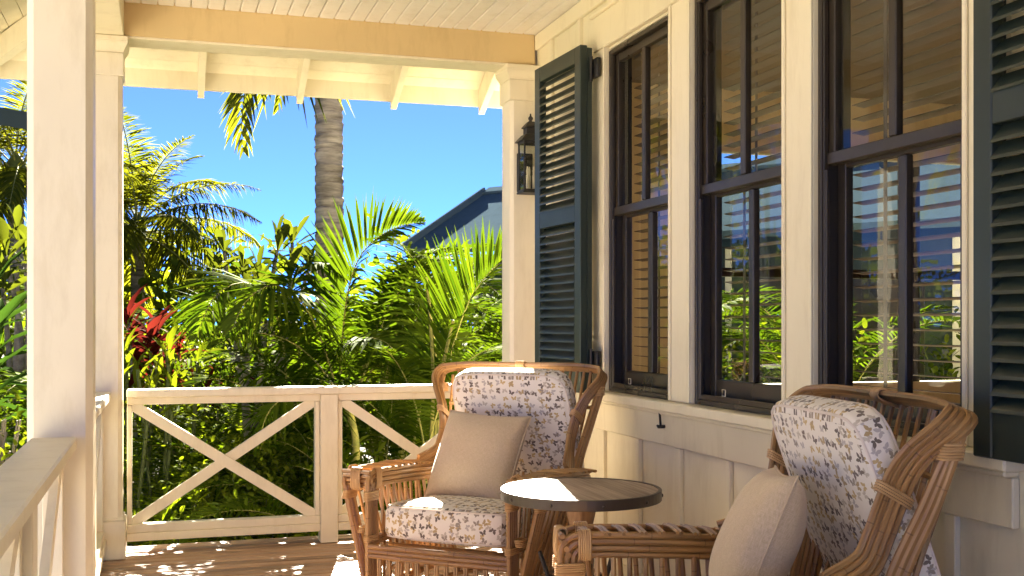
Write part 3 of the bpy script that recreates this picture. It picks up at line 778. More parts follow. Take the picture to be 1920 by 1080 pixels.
def pillow_mesh(s_, th, res=26):
    vs_, fs, uv = [], [], []
    m_ = MB(); rr = random.Random(5)
    for sg in (1, -1):
        V_ = []
        for i in range(res+1):
            for j in range(res+1):
                u, v = 2*i/res-1, 2*j/res-1
                x_ = s_*u*(1-.07*(1-v*v)); y_ = s_*v*(1-.07*(1-u*u))
                h = max(0, (1-abs(u)**2.2)*(1-abs(v)**2.2))**.42
                h *= 1+.05*math.sin(3*u+1.3*v)*math.sin(2.6*v)
                V_.append((x_, y_, sg*th*h))
        F_, U_ = [], []
        for i in range(res):
            for j in range(res):
                q = (i*(res+1)+j, (i+1)*(res+1)+j, (i+1)*(res+1)+j+1, i*(res+1)+j+1)
                if sg < 0: q = q[::-1]
                F_.append(q); U_.append([(V_[k][0], V_[k][1]+sg) for k in q])
        m_.add(V_, F_, U_, smooth=True)
    return weld(m_.mesh('throw_pillow', M_LINEN, sharp=False))
me_pillow = pillow_mesh(.225, .105)
def pillow(label, M):
    o = link_mesh('throw_pillow', me_pillow); o.matrix_world = M
    tag(o, label, 'pillow', 'tan linen throw pillows')
    m_ = MB(); P = []
    for k in range(81):
        t_ = k/80*4; q = int(t_) % 4; f_ = (t_-int(t_))*2-1
        u, v = [(f_, -1), (1, f_), (-f_, 1), (-1, -f_)][q]
        P.append((.225*u*(1-.07*(1-v*v)), .225*v*(1-.07*(1-u*u)), 0))
    m_.tube(P, .0032, 5, caps=False); m_.build('seam', M_LINEN, o)
    return o

# ------------------------------------------------------------------ rattan wing chairs  (local: front = +Y, x to the side)
WA, WI, WT, YA, YT, ZA, ZT, ZS = .475, .330, .450, .465, -.414, .666, 1.013, .344
def ribbon(m_, paths, r=.0105, seg=7):
    for p in paths: m_.tube(p, r, seg)
def offset_paths(path, offv, k, gap=.0215):
    """k parallel canes, offset along offv(i) vectors centred on the path"""
    out = []
    for j in range(k):
        o = (j-(k-1)/2)*gap
        out.append([Vector(p)+Vector(v)*o for p, v in zip(path, offv)])
    return out
def wrap(parent, c, axis, a, b_, w=.03, n=5):
    """bands of cane wrapped round a bundle: centre c, bundle direction axis, half sizes along a and b_"""
    axis = Vector(axis).normalized(); a = Vector(a); b_ = Vector(b_); c = Vector(c); m_ = MB()
    for i in range(n):
        cc = c + axis*((i-(n-1)/2)*w/n)
        P = []
        for k in range(17):
            t_ = 2*math.pi*k/16; ct, st_ = math.cos(t_), math.sin(t_)
            l = (abs(ct)**4+abs(st_)**4)**(-.25)
            P.append(cc + a*ct*l + b_*st_*l)
        m_.tube(P, w/n*.56, 5, caps=False)
    m_.build('binding', M_BIND, parent)
def rattan_chair(label):
    t = empty('rattan_armchair'); tag(t, label, 'chair', 'rattan wing armchairs')
    r = .0105
    # back frame: bundle of five canes, up one wing, over the top, down the other
    half = [(.392, -.07, .640), (.350, -.185, .685), (.338, -.232, .76), (.348, -.258, .84), (.374, -.278, .92), (.408, -.304, .98), (.436, -.345, 1.025), (.440, -.385, 1.058), (.410, -.420, 1.083), (.30, -.436, 1.094), (.14, -.442, 1.095), (0, -.445, 1.093)]
    cp = catmull(half, 4)
    full = cp + [Vector((-p.x, p.y, p.z)) for p in cp[-2::-1]]
    offs = []
    for i, p in enumerate(full):
        tg = (full[min(i+1, len(full)-1)]-full[max(i-1, 0)]).normalized()
        # ribbon lies facing outward-front: spread along the direction perpendicular to tangent, mostly in depth (y) on the sides, turning on top
        f_ = Vector((0, .9, .35)) if True else None
        w_ = (f_ - tg*f_.dot(tg)).normalized(); offs.append(w_)
    m_ = MB(); ribbon(m_, offset_paths(full, offs, 5, .0175), .0102)
    back = m_.build('back_hoop', M_RATTAN, t)
    # second, outer layer on the wings
    m_ = MB()
    for sx in (-1, 1):
        m_ = MB()
        for k in range(3):
            P = catmull([(sx*(.30-.0*k), -.33-.018*k, .06), (sx*.32, -.225-.018*k, .35), (sx*.35, -.245-.018*k, .62), (sx*.390, -.325-.016*k, .84), (sx*.424, -.375-.010*k, .99), (sx*.427, -.400-.006*k, 1.045)], 5)
            m_.tube([(q.x+sx*.006*k, q.y, q.z) for q in P], .0115, 7)
        m_.build('rear_post', M_RATTAN, t)
    # wing spindles between hoop and back
    for sx in (-1, 1):
        m_ = MB()
        for k, xx in enumerate((.395, .360, .325, .290, .255)):
            zt_ = 1.045 if k == 0 else 1.075
            P = catmull([(sx*(xx-.055), -.265, .40), (sx*(xx-.045), -.330, .66), (sx*(xx-.015), -.385, .86), (sx*xx, -.44, zt_)], 4)
            m_.tube(P, .0078, 6)
        m_.build('wing_spindles', M_RATTAN, t)
    m_ = MB()
    for k in range(9):
        xx = (k-4)*.052; m_.tube(catmull([(xx, -.265, .36), (xx, -.360, .70), (xx, -.455, 1.075)], 3), .0075, 5)
    for z_, y_ in ((.905, -.405), (.70, -.350), (.45, -.285)):
        xw = {.905: .385, .70: .345, .45: .32}[z_]
        m_.tube(catmull([(-xw, y_+.02, z_), (0, y_-.012, z_), (xw, y_+.02, z_)], 5), .0095, 6)
    m_.build('back_lattice', M_RATTAN, t)
    for sx in (-1, 1):
        # arm: inner and outer ribbons of four stacked canes, bent down into the front posts
        m_ = MB()
        for j in range(4):
            q = j*.0205
            xi, xo = sx*(WI+.012), sx*(WA-.0)
            zt_ = ZA-.012-q; R_ = .055-q*.6
            # inner ribbon with vertical front post
            P = [(xi+sx*.03, -.26, zt_-.040), (xi+sx*.018, -.12, zt_-.028), (xi, .08, zt_-.012), (xi, YA-.14, zt_)]
            P = catmull(P, 4) + [Vector((xi, YA-q-R_+math.sin(a)*R_, zt_-R_+math.cos(a)*R_)) for a in np.linspace(0, math.pi/2, 5)] + [Vector((xi, YA-q, z_)) for z_ in (.45, .25, .02)]
            m_.tube(P, r, 7)
            P = [(xo-sx*.065, -.28, zt_-.045), (xo-sx*.03, -.16, zt_-.030), (xo, .06, zt_-.012), (xo, YA-.16, zt_)]
            P = catmull(P, 4) + [Vector((xo, YA-.018-q-R_+math.sin(a)*R_, zt_-R_+math.cos(a)*R_)) for a in np.linspace(0, math.pi/2, 5)]
            P += [Vector((xo+(sx*.335-xo)*tt, YA-.018-q, zt_-R_-.004-(zt_-R_-.03)*tt)) for tt in (.12, .4, .7, 1.0)]
            m_.tube(P, r, 7)
        arm = m_.build('arm_frame', M_RATTAN, t)
        # end bar across the front of the arm
        m_ = MB()
        for j in range(4):
            q = j*.0195
            m_.tube([(sx*(WI+.0), YA-.004-q*.35, ZA-.012-q), (sx*(WA+.006), YA-.018-q*.35, ZA-.012-q)], r*.95, 6)
        m_.build('arm_front_bar', M_RATTAN, t)
        m_ = MB()
        for k in range(11):
            yy = YA-.09-k*.058
            for dy in (-.007, .007):
                zz = ZA-.010-max(0, (.1-yy))*.10
                m_.tube([(sx*(WI+.0), yy+dy, zz), (sx*(WI+.075), yy+dy, zz+.006), (sx*(WA-.0), yy+dy, zz)], .0062, 5)
        m_.build('arm_rungs', M_RATTAN, t)
        m_ = MB()
        for k in range(14):
            yy = YA-.065-k*.052
            zz = ZA-.080-max(0, (.1-yy))*.11
            m_.tube([(sx*(WI+.012+(.018 if yy < 0 else 0)), yy, zz), (sx*(WI-.002), yy, .335), (sx*(WI-.005), yy-.0, .13)], .0085, 6)
            m_.tube([(sx*(WA-.004-(.05 if yy < -.1 else 0)), yy, zz), (sx*(WI+.035), yy, .22)], .0085, 6)
        m_.build('side_spindles', M_RATTAN, t)
        m_ = MB()
        for z_, x_ in ((.345, WI), (.130, WI+.004)):
            for j in range(2): m_.tube([(sx*(x_+.012*j), -.36, z_+.016*j), (sx*(x_+.012*j), YA-.02, z_+.016*j)], .0105, 7)
        m_.tube([(sx*(WI+.045), -.35, .215), (sx*(WI+.05), YA-.05, .215)], .009, 6)
        m_.build('side_rail', M_RATTAN, t)
        # bindings
        wrap(t, (sx*(WI+.012), YA-.075, ZA-.042), (0, 1, 0), (.016, 0, 0), (0, 0, .046), .042, 6)
        wrap(t, (sx*(WI+.012), YA-.032, ZA-.115), (0, 0, 1), (.016, 0, 0), (0, .045, 0), .040, 6)
        wrap(t, (sx*WA, YA-.095, ZA-.042), (0, 1, 0), (.016, 0, 0), (0, 0, .046), .042, 6)
        wrap(t, (sx*(WA-.012), YA-.050, ZA-.115), (-sx*.25, 0, 1), (.016, 0, 0), (0, .045, 0), .040, 6)
        wrap(t, (sx*(WI+.075), YA-.015, ZA-.042), (1, 0, 0), (0, .016, 0), (0, 0, .046), .05, 6)
        wrap(t, (sx*(WI+.012), YA-.032, .365), (0, 0, 1), (.016, 0, 0), (0, .045, 0), .030, 4)
        wrap(t, (sx*(WI+.05), YA-.045, .40), (-sx*.3, 0, 1), (.016, 0, 0), (0, .04, 0), .030, 4)
        wrap(t, (sx*.354, -.265, .868), (sx*.3, -.25, .9), (.016, 0, 0), (0, .047, .027), .030, 4)
        wrap(t, (sx*.424, -.382, .985), (0, -.2, 1), (.022, 0, 0), (0, .030, 0), .045, 6)
    wrap(t, (0, -.443, 1.092), (1, 0, 0), (0, .047, .018), (0, -.006, .016), .045, 6)
    # front seat rail, apron spindles, lower stretcher
    m_ = MB()
    for j in range(3): m_.tube([(-WI-.01, YA-.002+.0*j, ZS-.012-.020*j), (0, YA+.004, ZS-.012-.020*j), (WI+.01, YA-.002, ZS-.012-.020*j)], .0115, 7)
    for j in range(2): m_.tube([(-.30, -.36, ZS-.02-.02*j), (.30, -.36, ZS-.02-.02*j)], .0115, 7)
    for y_ in (-.2, -.03, .14, .3): m_.tube([(-WI, y_, ZS-.03), (WI, y_, ZS-.03)], .010, 6)
    m_.build('seat_frame', M_RATTAN, t)
    m_ = MB()
    for k in range(13):
        xx = -WI+.048 + k*(2*WI-.096)/12
        m_.tube([(xx-.0045, YA-.004, ZS-.06), (xx-.0045, YA-.006, .075)], .0065, 6); m_.tube([(xx+.0075, YA-.006, ZS-.06), (xx+.0075, YA-.010, .075)], .0065, 6)
    m_.build('apron_spindles', M_RATTAN, t)
    m_ = MB()
    for j in range(2): m_.tube([(-WI, YA-.006, .070-.02*j), (WI, YA-.006, .070-.02*j)], .0105, 7)
    m_.tube(catmull([(-.30, YA-.05, .06), (-.12, .10, .17), (.12, -.1, .17), (.30, -.34, .06)], 5), .011, 6); m_.tube(catmull([(.30, YA-.05, .06), (.12, .10, .155), (-.12, -.1, .155), (-.30, -.34, .06)], 5), .011, 6)
    m_.tube(catmull([(-.30, YA-.03, .17), (-.2, YA-.03, .27), (0, YA-.03, .30), (.2, YA-.03, .27), (.30, YA-.03, .17)], 5), .009, 6)
    m_.build('stretcher', M_RATTAN, t)
    cushion('seat_cushion', .312, .315, .080, t, (0, .125, .425), R(3), .20, n=7.0)
    cushion('back_cushion', .312, .318, .050, t, (-.030, -.315, .786), R(90-19.5), .26, n=7.0)
    return t
c1 = rattan_chair('rattan wing chair with butterfly print cushions by the far railing, facing left')
c1.location = (1.422, 5.014, 0); c1.rotation_euler = (0, 0, R(228-90))
c2 = copy_tree(c1); tag(c2, 'rattan wing chair in the lower right foreground, cut off by the photo edge')
c2.location = (1.585, 2.865, 0); c2.rotation_euler = (0, 0, R(172.4-90))
def local_pillow(chair, loc, normal, spin, label):
    Mc = Matrix.Translation(chair.location) @ Matrix.Rotation(chair.rotation_euler[2], 4, 'Z')
    n_ = Vector(normal).normalized(); q = n_.to_track_quat('Z', 'Y').to_matrix().to_4x4()
    return pillow(label, Mc @ Matrix.Translation(loc) @ q @ Matrix.Rotation(R(spin), 4, 'Z'))
local_pillow(c1, (.055, -.04, .682), (.06, .80, .42), -2, 'tan linen pillow leaning on the far chair, whole front seen')
local_pillow(c2, (.0, -.035, .680), (.26, .86, .36), 4, 'tan linen pillow in the foreground chair, seen from its edge')

# ------------------------------------------------------------------ round side table
tb = empty('side_table', (1.52, 4.01, 0)); tag(tb, 'round plank-topped side table with riveted metal rim between the chairs', 'table')
TR, TH = .305, .68
seg = 48; n_pl = 6; pw = 2*TR/n_pl
for k in range(n_pl):
    xa, xb = -TR+k*pw+.0008, -TR+(k+1)*pw-.0008
    rr_ = TR-.012; xs = np.linspace(max(xa, -rr_+.0005), min(xb, rr_-.0005), 7)
    if k in (0, n_pl-1): pass
    up = [(x_, math.sqrt(max(0, rr_*rr_-x_*x_))) for x_ in xs]; ring = up + [(x_, -y_) for x_, y_ in up[::-1]]
    nn = len(ring); vs_ = [(x_, y_, TH) for x_, y_ in ring] + [(x_, y_, TH-.022) for x_, y_ in ring]
    fs = [tuple(range(nn))[::-1], tuple(range(nn, 2*nn))] + [(i, (i+1) % nn, nn+(i+1) % nn, nn+i) for i in range(nn)]
    m_ = MB(); m_.add(vs_, fs); m_.build('plank', M_TABLEW, tb)
m_ = MB(); prof = [(TR-.0125, TH-.037), (TR, TH-.037), (TR+.001, TH-.035), (TR+.001, TH), (TR, TH+.0022), (TR-.0125, TH+.0022)]
vs_ = []; fs = []
for r_, z_ in prof:
    for k in range(64): a = 2*math.pi*k/64; vs_.append((r_*math.cos(a), r_*math.sin(a), z_))
for i in range(6):
    for k in range(64): k2 = (k+1) % 64; i2 = (i+1) % 6; fs.append((i*64+k, i*64+k2, i2*64+k2, i2*64+k))
M_RIM = paint('aged_metal_rim', (.10, .085, .07), rough=.42, var=.25); M_RIM.node_tree.nodes['Principled BSDF'].inputs['Metallic'].default_value = .6
m_.add(vs_, fs); rim = m_.build('metal_rim', M_RIM, tb)
for k in range(10):
    a = 2*math.pi*(k+.35)/10; m_ = MB(); c_ = Vector((math.cos(a), math.sin(a), 0))
    m_.tube([c_*(TR+.0005)+Vector((0, 0, TH-.02)), c_*(TR+.004)+Vector((0, 0, TH-.02)), c_*(TR+.0055)+Vector((0, 0, TH-.02))], [.0075, .0062, .002], 8); m_.build('rivet', M_RIM, rim)
m_ = MB(); m_.lathe([(.15, TH-.0225), (.15, TH-.045), (.062, TH-.050), (.056, TH-.09), (.040, TH-.16), (.034, TH-.20), (.044, TH-.23), (.05, TH-.27), (.046, TH-.36), (.052, .16), (.07, .12), (.10, .07), (.17, .045), (.18, .02), (.18, .004)], 28); m_.build('pedestal', M_TURNED, tb)
m_ = MB()
for k in range(3):
    a = R(20+120*k); c_ = Vector((math.cos(a), math.sin(a), 0))
    m_.bar(c_*.05+Vector((0, 0, .33)), c_*.13+Vector((0, 0, .33)), .02, .02); m_.bar(c_*.12+Vector((0, 0, .30)), c_*.17+Vector((0, 0, .43)), .02, .012)
m_.build('iron_brace', M_IRON, tb)

# ================================================================== planting
class LB:
    """leaf batch: accumulates many blades as numpy arrays and builds one mesh"""
    def __init__(s): s.V = []; s.F = []; s.A = []; s.n = 0; s.mats = []; s.mi = []
    def leaves(s, P, D, Nn, L, W, shape='lance', droop=0.0, fold=.25, var=None, mi=0, curl=0.0):
        P = np.asarray(P, float); D = np.asarray(D, float); Nn = np.asarray(Nn, float); m = len(P)
        if m == 0: return
        L = np.broadcast_to(np.asarray(L, float), (m,)); W = np.broadcast_to(np.asarray(W, float), (m,)); droop = np.broadcast_to(np.asarray(droop, float), (m,))
        D = D/np.linalg.norm(D, axis=1, keepdims=True)
        Sd = np.cross(D, Nn); Sd /= np.maximum(np.linalg.norm(Sd, axis=1, keepdims=True), 1e-6); U = np.cross(Sd, D)
        if shape == 'strip':   rows = [(0, .30), (.25, 1), (.6, .85), (1, .05)]; mid = False
        elif shape == 'strip5': rows = [(0, .25), (.15, .9), (.4, 1), (.7, .75), (1, .04)]; mid = True
        elif shape == 'lance': rows = [(0, .12), (.3, .85), (.55, 1), (.82, .6), (1, .03)]; mid = True
        elif shape == 'ovate': rows = [(0, .15), (.22, .85), (.5, 1), (.8, .7), (1, .05)]; mid = True
        elif shape == 'obov':  rows = [(0, .10), (.3, .45), (.65, 1), (.88, .85), (1, .15)]; mid = True
        elif shape == 'tiny':  rows = [(0, .1), (.45, 1), (1, .05)]; mid = False
        k = 3 if mid else 2
        vs_ = np.zeros((m, len(rows)*k, 3))
        for i, (u, w) in enumerate(rows):
            c = P + D*(L*u)[:, None]; c = c + U*(curl*L*u*(1-u))[:, None]; c[:, 2] -= droop*L*u*u
            o = Sd*(W*w*.5)[:, None]; f = U*(W*w*.5*fold)[:, None]
            if mid: vs_[:, i*3] = c-o+f; vs_[:, i*3+1] = c; vs_[:, i*3+2] = c+o+f
            else: vs_[:, i*2] = c-o; vs_[:, i*2+1] = c+o
        q = []
        for i in range(len(rows)-1):
            for j in range(k-1): q.append((i*k+j, i*k+j+1, (i+1)*k+j+1, (i+1)*k+j))
        q = np.array(q)
        base = s.n + np.arange(m)*(len(rows)*k)
        s.F.append((base[:, None, None]+q[None]).reshape(-1, 4)); s.V.append(vs_.reshape(-1, 3)); s.n += m*len(rows)*k
        a = np.random.default_rng(s.n).random(m) if var is None else np.broadcast_to(np.asarray(var, float), (m,))
        s.A.append(np.repeat(a, len(rows)*k)); s.mi.append(np.full(m*len(q), mi))
    def tube(s, pts, rad, seg=5, mi=0, var=.5):
        t = MB(); t.tube(pts, rad, seg, caps=False)
        V_ = np.array(t.v); F_ = np.array(t.f)+s.n
        s.V.append(V_); s.F.append(F_); s.n += len(V_); s.A.append(np.full(len(V_), var)); s.mi.append(np.full(len(F_), mi))
    def mesh(s, name, mats):
        V_ = np.concatenate(s.V); F_ = np.concatenate(s.F); me = bpy.data.meshes.new(name)
        me.vertices.add(len(V_)); me.vertices.foreach_set('co', V_.ravel())
        me.loops.add(len(F_)*4); me.loops.foreach_set('vertex_index', F_.ravel().astype(np.int32))
        me.polygons.add(len(F_)); me.polygons.foreach_set('loop_start', (np.arange(len(F_))*4).astype(np.int32))
        me.polygons.foreach_set('loop_total', np.full(len(F_), 4, np.int32))
        at_ = me.attributes.new('lv', 'FLOAT', 'POINT'); at_.data.foreach_set('value', np.concatenate(s.A))
        for m in (mats if isinstance(mats, (list, tuple)) else [mats]): me.materials.append(m)
        me.polygons.foreach_set('material_index', np.concatenate(s.mi).astype(np.int32))
        me.polygons.foreach_set('use_smooth', np.ones(len(F_), bool))
        me.update(calc_edges=True); return me
    def build(s, name, mats, parent=None): return link_mesh(name, s.mesh(name, mats), parent)

def resample(path, n):
    P = np.array([tuple(p) for p in catmull(path, 10)]); d = np.r_[0, np.cumsum(np.linalg.norm(np.diff(P, axis=0), axis=1))]
    t = np.linspace(0, d[-1], n); return np.stack([np.interp(t, d, P[:, i]) for i in range(3)], 1), d[-1]
def frond(lb, path, n=42, ll=.45, w=.028, bare=.25, up=None, droop=.25, vee=.35, fwd=.55, shape='strip', rr=.012, miL=0, miR=1, jitter=.1, tipl=.35, seed=0, missing=0.0, side=(1, 1)):
    """pinnate palm leaf along a 3D path; leaflets on both sides"""
    r_ = np.random.default_rng(seed+11)
    P, L = resample(path, 40)
    lb.tube([Vector(p) for p in P[::2]], list(np.linspace(rr, rr*.18, 20)), 5, mi=miR, var=.6)
    T = np.gradient(P, axis=0); T /= np.linalg.norm(T, axis=1, keepdims=True)
    up = np.array(up if up is not None else (0, 0, 1.0))
    t = np.linspace(bare, .995, n); idx = t*39; i0 = np.clip(idx.astype(int), 0, 38); f = (idx-i0)[:, None]
    p = P[i0]*(1-f)+P[i0+1]*f; tg = T[i0]*(1-f)+T[i0+1]*f; tg /= np.linalg.norm(tg, axis=1, keepdims=True)
    sd_ = np.cross(tg, up); sd_ /= np.maximum(np.linalg.norm(sd_, axis=1, keepdims=True), 1e-5)
    nn = np.cross(sd_, tg)
    q = (t-bare)/(1-bare)
    prof = np.sin(np.pi*np.clip(q*.86+.13, 0, 1))**.55*(1-(1-tipl)*q**2.5)
    for sgn, on in ((1, side[0]), (-1, side[1])):
        if not on: continue
        fw = fwd*(.55+1.3*q) + r_.normal(0, jitter, n)
        d = sd_*sgn + tg*fw[:, None] + nn*(vee+r_.normal(0, jitter, n))[:, None]
        d /= np.linalg.norm(d, axis=1, keepdims=True)
        keep = r_.random(n) > missing
        nrm = nn*.8 - sd_*sgn*.5 + r_.normal(0, .12, (n, 3))
        lb.leaves(p[keep], d[keep], nrm[keep], (ll*prof*r_.uniform(.88, 1.1, n))[keep], w, shape, droop=(droop*r_.uniform(.5, 1.5, n))[keep], var=np.clip(r_.normal(.5, .22, n), 0, 1)[keep], mi=miL, fold=.35)
def arc(az, L, th0, th1, p=1.3, n=9, base=(0, 0, 0), twist=0.0):
    """path leaving base at th0 from vertical, bending to th1 at the tip"""
    out = [Vector(base)]; st = L/(n-1)
    for i in range(n-1):
        t = (i+.5)/(n-1); th = th0+(th1-th0)*t**p; a = az+twist*t
        out.append(out[-1]+Vector((math.sin(th)*math.cos(a), math.sin(th)*math.sin(a), math.cos(th)))*st)
    return out
GZ = -.72
# ---- areca / feather palm frond meshes, shared between clumps
def areca_frond_mesh(k):
    lb = LB(); rr_ = random.Random(k)
    L = [1.9, 2.2, 1.6, 2.4, 1.3, 2.0][k]; th1 = R([95, 112, 80, 122, 70, 135][k])
    frond(lb, arc(0, L, R([8, 15, 5, 22, 4, 12][k]), th1, 1.5, 10, twist=.25*(-1)**k), n=46, ll=.56*L/2, w=.026, bare=.26, droop=.32, vee=.42, fwd=.5, seed=k)
    return lb.mesh('frond', [L_ARECA, B_CANE])
ARF = [areca_frond_mesh(k) for k in range(6)]
def areca(x, y, label, n=14, scale=1.0, seed=0, stems=5, hgt=.9, group='feather palms in the garden', z=GZ, spread=.35):
    t = empty('areca_palm', (x, y, z)); tag(t, label, 'palm', group); r_ = random.Random(seed*13+1)
    for s_ in range(stems):
        a = r_.random()*6.28; rad = r_.uniform(.08, spread)*scale; bx, by = rad*math.cos(a), rad*math.sin(a); h = hgt*scale*r_.uniform(.65, 1.25)
        tx, ty = bx*1.7, by*1.7
        m_ = MB(); P = catmull([(bx, by, 0), (bx*1.2, by*1.2, h*.5), (tx, ty, h)], 5); m_.tube(P, list(np.linspace(.034, .022, len(P))*scale), 7)
        m_.build('stem', B_CANE, t)
        for k in range(max(1, n//stems)):
            o = link_mesh('frond', ARF[r_.randrange(6)], t); o.location = (tx, ty, h-.05*scale*r_.random())
            sc_ = scale*r_.uniform(.75, 1.1); o.scale = (sc_, sc_, sc_)
            o.rotation_euler = (r_.uniform(-.12, .12), r_.uniform(-.12, .12), r_.random()*6.283)
    return t
def hero_frond(t, path, seed=0, **kw):
    lb = LB(); b0 = Vector(t.location); frond(lb, [Vector(p)-b0 for p in path], seed=seed, **kw); return lb.build('frond', [L_ARECA, B_CANE], t)

# ---- coconut palms
def coco_frond_mesh(k):
    lb = LB(); L = 3.6
    frond(lb, arc(0, L, R([20, 40, 62, 80, 98][k]), R([80, 108, 130, 150, 165][k]), 1.2, 10, twist=.2*(-1)**k), n=84, ll=.9, w=.048, bare=.16, droop=[.25, .45, .6, .75, .8][k], vee=.15-.1*k, fwd=.5, rr=.03, seed=20+k, jitter=.16, tipl=.3)
    return lb.mesh('frond', [L_COCO, B_CANE])
COF = [coco_frond_mesh(k) for k in range(5)]
def coconut(x, y, h, label, lean=(0, 0), r0=.16, nf=18, scale=1.0, seed=0, group='coconut palms', z=GZ, skip=None):
    t = empty('coconut_palm', (x, y, z)); tag(t, label, 'palm', group); r_ = random.Random(seed+5)
    m_ = MB(); n = max(30, int(h*9)); pts, rad = [], []
    zz = 0; i = 0
    while zz < h:                       # ringed trunk: each old leaf scar is a small step
        f = zz/h; c = Vector((lean[0]*f*f, lean[1]*f*f, zz))
        rb = r0*(1.25-.25*min(1, zz/.8))*(1-.16*f)
        st = r_.uniform(.09, .15)*min(1, r0/.13)
        for dz, k in ((0, 1.0), (st*.2, .955), (st*.8, 1.02), (st*.96, 1.055)):
            pts.append(c+Vector((r_.uniform(-.003, .003), r_.uniform(-.003, .003), dz))); rad.append(rb*k*r_.uniform(.985, 1.015))
        zz += st
    m_.tube(pts, rad, 16); m_.build('trunk', B_COCO, t)
    top = Vector((lean[0], lean[1], h))
    m_ = MB(); m_.tube([top-Vector((0, 0, .1)), top+Vector((0, 0, .3)), top+Vector((0, 0, .7*scale))], [r0*.95, r0*1.15, r0*.3], 10); m_.build('crown_shaft', B_STEM, t)
    for k in range(nf):
        f = k/nf; lv = min(4, int(f*5)); a = k*2.39996+seed
        if skip and skip(a % (2*math.pi), lv): continue
        o = link_mesh('frond', COF[lv], t); o.location = top+Vector((0, 0, .45*scale*(1-f))); sc_ = scale*r_.uniform(.85, 1.08); o.scale = (sc_,)*3
        o.rotation_euler = (r_.uniform(-.1, .1), r_.uniform(-.1, .1), a)
    return t

# ---- shrubs built from arching, leafy stems
def shrub_lb(lb, c, nst=26, h=1.0, spread=.6, per=16, L=.09, W=.035, shape='lance', droop=.2, seed=0, mi=0, ms=1, start=.25, curve=.5, ang=.8, base_r=.1, stems=True):
    r_ = np.random.default_rng(seed); c = np.array(c, float)
    for i in range(nst):
        a = r_.random()*2*np.pi; b0 = c+np.array([np.cos(a), np.sin(a), 0])*base_r*r_.random()
        hh = h*r_.uniform(.6, 1.05); s_ = spread*np.sqrt(r_.random())
        a2 = a+r_.normal(0, .5)
        tt = np.linspace(0, 1, 12)
        P = b0 + np.stack([np.cos(a2)*s_*tt**1.3, np.sin(a2)*s_*tt**1.3, hh*(tt-curve*.25*tt**3*s_/max(spread, .01))], 1)
        if stems: lb.tube([Vector(p) for p in P[::3]], [.007, .006, .005, .003], 4, mi=ms, var=.4)
        T = np.gradient(P, axis=0); T /= np.linalg.norm(T, axis=1, keepdims=True)
        u = np.linspace(start, 1, per)+r_.normal(0, .01, per); u = np.clip(u, 0, 1); j = np.clip((u*11).astype(int), 0, 10); f = (u*11-j)[:, None]
        p = P[j]*(1-f)+P[j+1]*f; tg = T[j]
        ph = np.arange(per)*2.4+r_.random()*6
        e1 = np.cross(tg, [0, 0, 1.0]+r_.normal(0, .01, 3)); e1 /= np.linalg.norm(e1, axis=1, keepdims=True); e2 = np.cross(e1, tg)
        d = e1*np.cos(ph)[:, None]+e2*np.sin(ph)[:, None]; d = d*ang+tg*(1-ang*.5)+np.array([0, 0, .15])
        nn = np.array([0, 0, 1.0])+r_.normal(0, .35, (per, 3))
        lb.leaves(p, d, nn, L*r_.uniform(.7, 1.2, per), W*r_.uniform(.8, 1.15, per), shape, droop=droop, mi=mi, var=np.clip(r_.normal(.5, .25)+r_.normal(0, .15, per), 0, 1))
def shrub(x, y, label, mat, name='shrub', cat='shrub', group=None, z=GZ, **kw):
    t = empty(name, (x, y, z)); tag(t, label, cat, group)
    kw2 = dict(kw); lb = LB(); shrub_lb(lb, (0, 0, 0), stems=False, **kw2); lb.build('foliage', [mat, B_STEM], t)
    m_ = MB(); rs = random.Random(kw.get('seed', 0)); h, sp = kw.get('h', 1), kw.get('spread', .6)
    for i in range(9):
        a = rs.random()*6.28; s_ = sp*rs.random(); m_.tube(catmull([(0, 0, 0), (s_*.3*math.cos(a), s_*.3*math.sin(a), h*.45), (s_*math.cos(a), s_*math.sin(a), h*.9)], 4), [.016, .015, .014, .013, .012, .010, .008, .007, .006], 5)
    m_.build('branches', B_GREY, t); return t
def pinnate_lb(lb, c, nf=14, L=.7, ll=.10, w=.022, n=22, th=(20, 95), seed=0, shape='tiny', droop=.1, mi=0, ms=1, bare=.15):
    """fern-like rosette"""
    r_ = random.Random(seed)
    for k in range(nf):
        l_ = L*r_.uniform(.7, 1.1); P = arc(k*2.4+r_.random(), l_, R(th[0]*r_.uniform(.5, 1.3)), R(th[1]*r_.uniform(.8, 1.15)), 1.2, 7, base=c)
        frond(lb, P, n=n, ll=ll*l_/L, w=w, bare=bare, droop=droop, vee=.1, fwd=.3, shape=shape, rr=.005, seed=seed*31+k, miL=mi, miR=ms, tipl=.1)

def gp(px, d): v = at(px, 606, d); return v.x, v.y
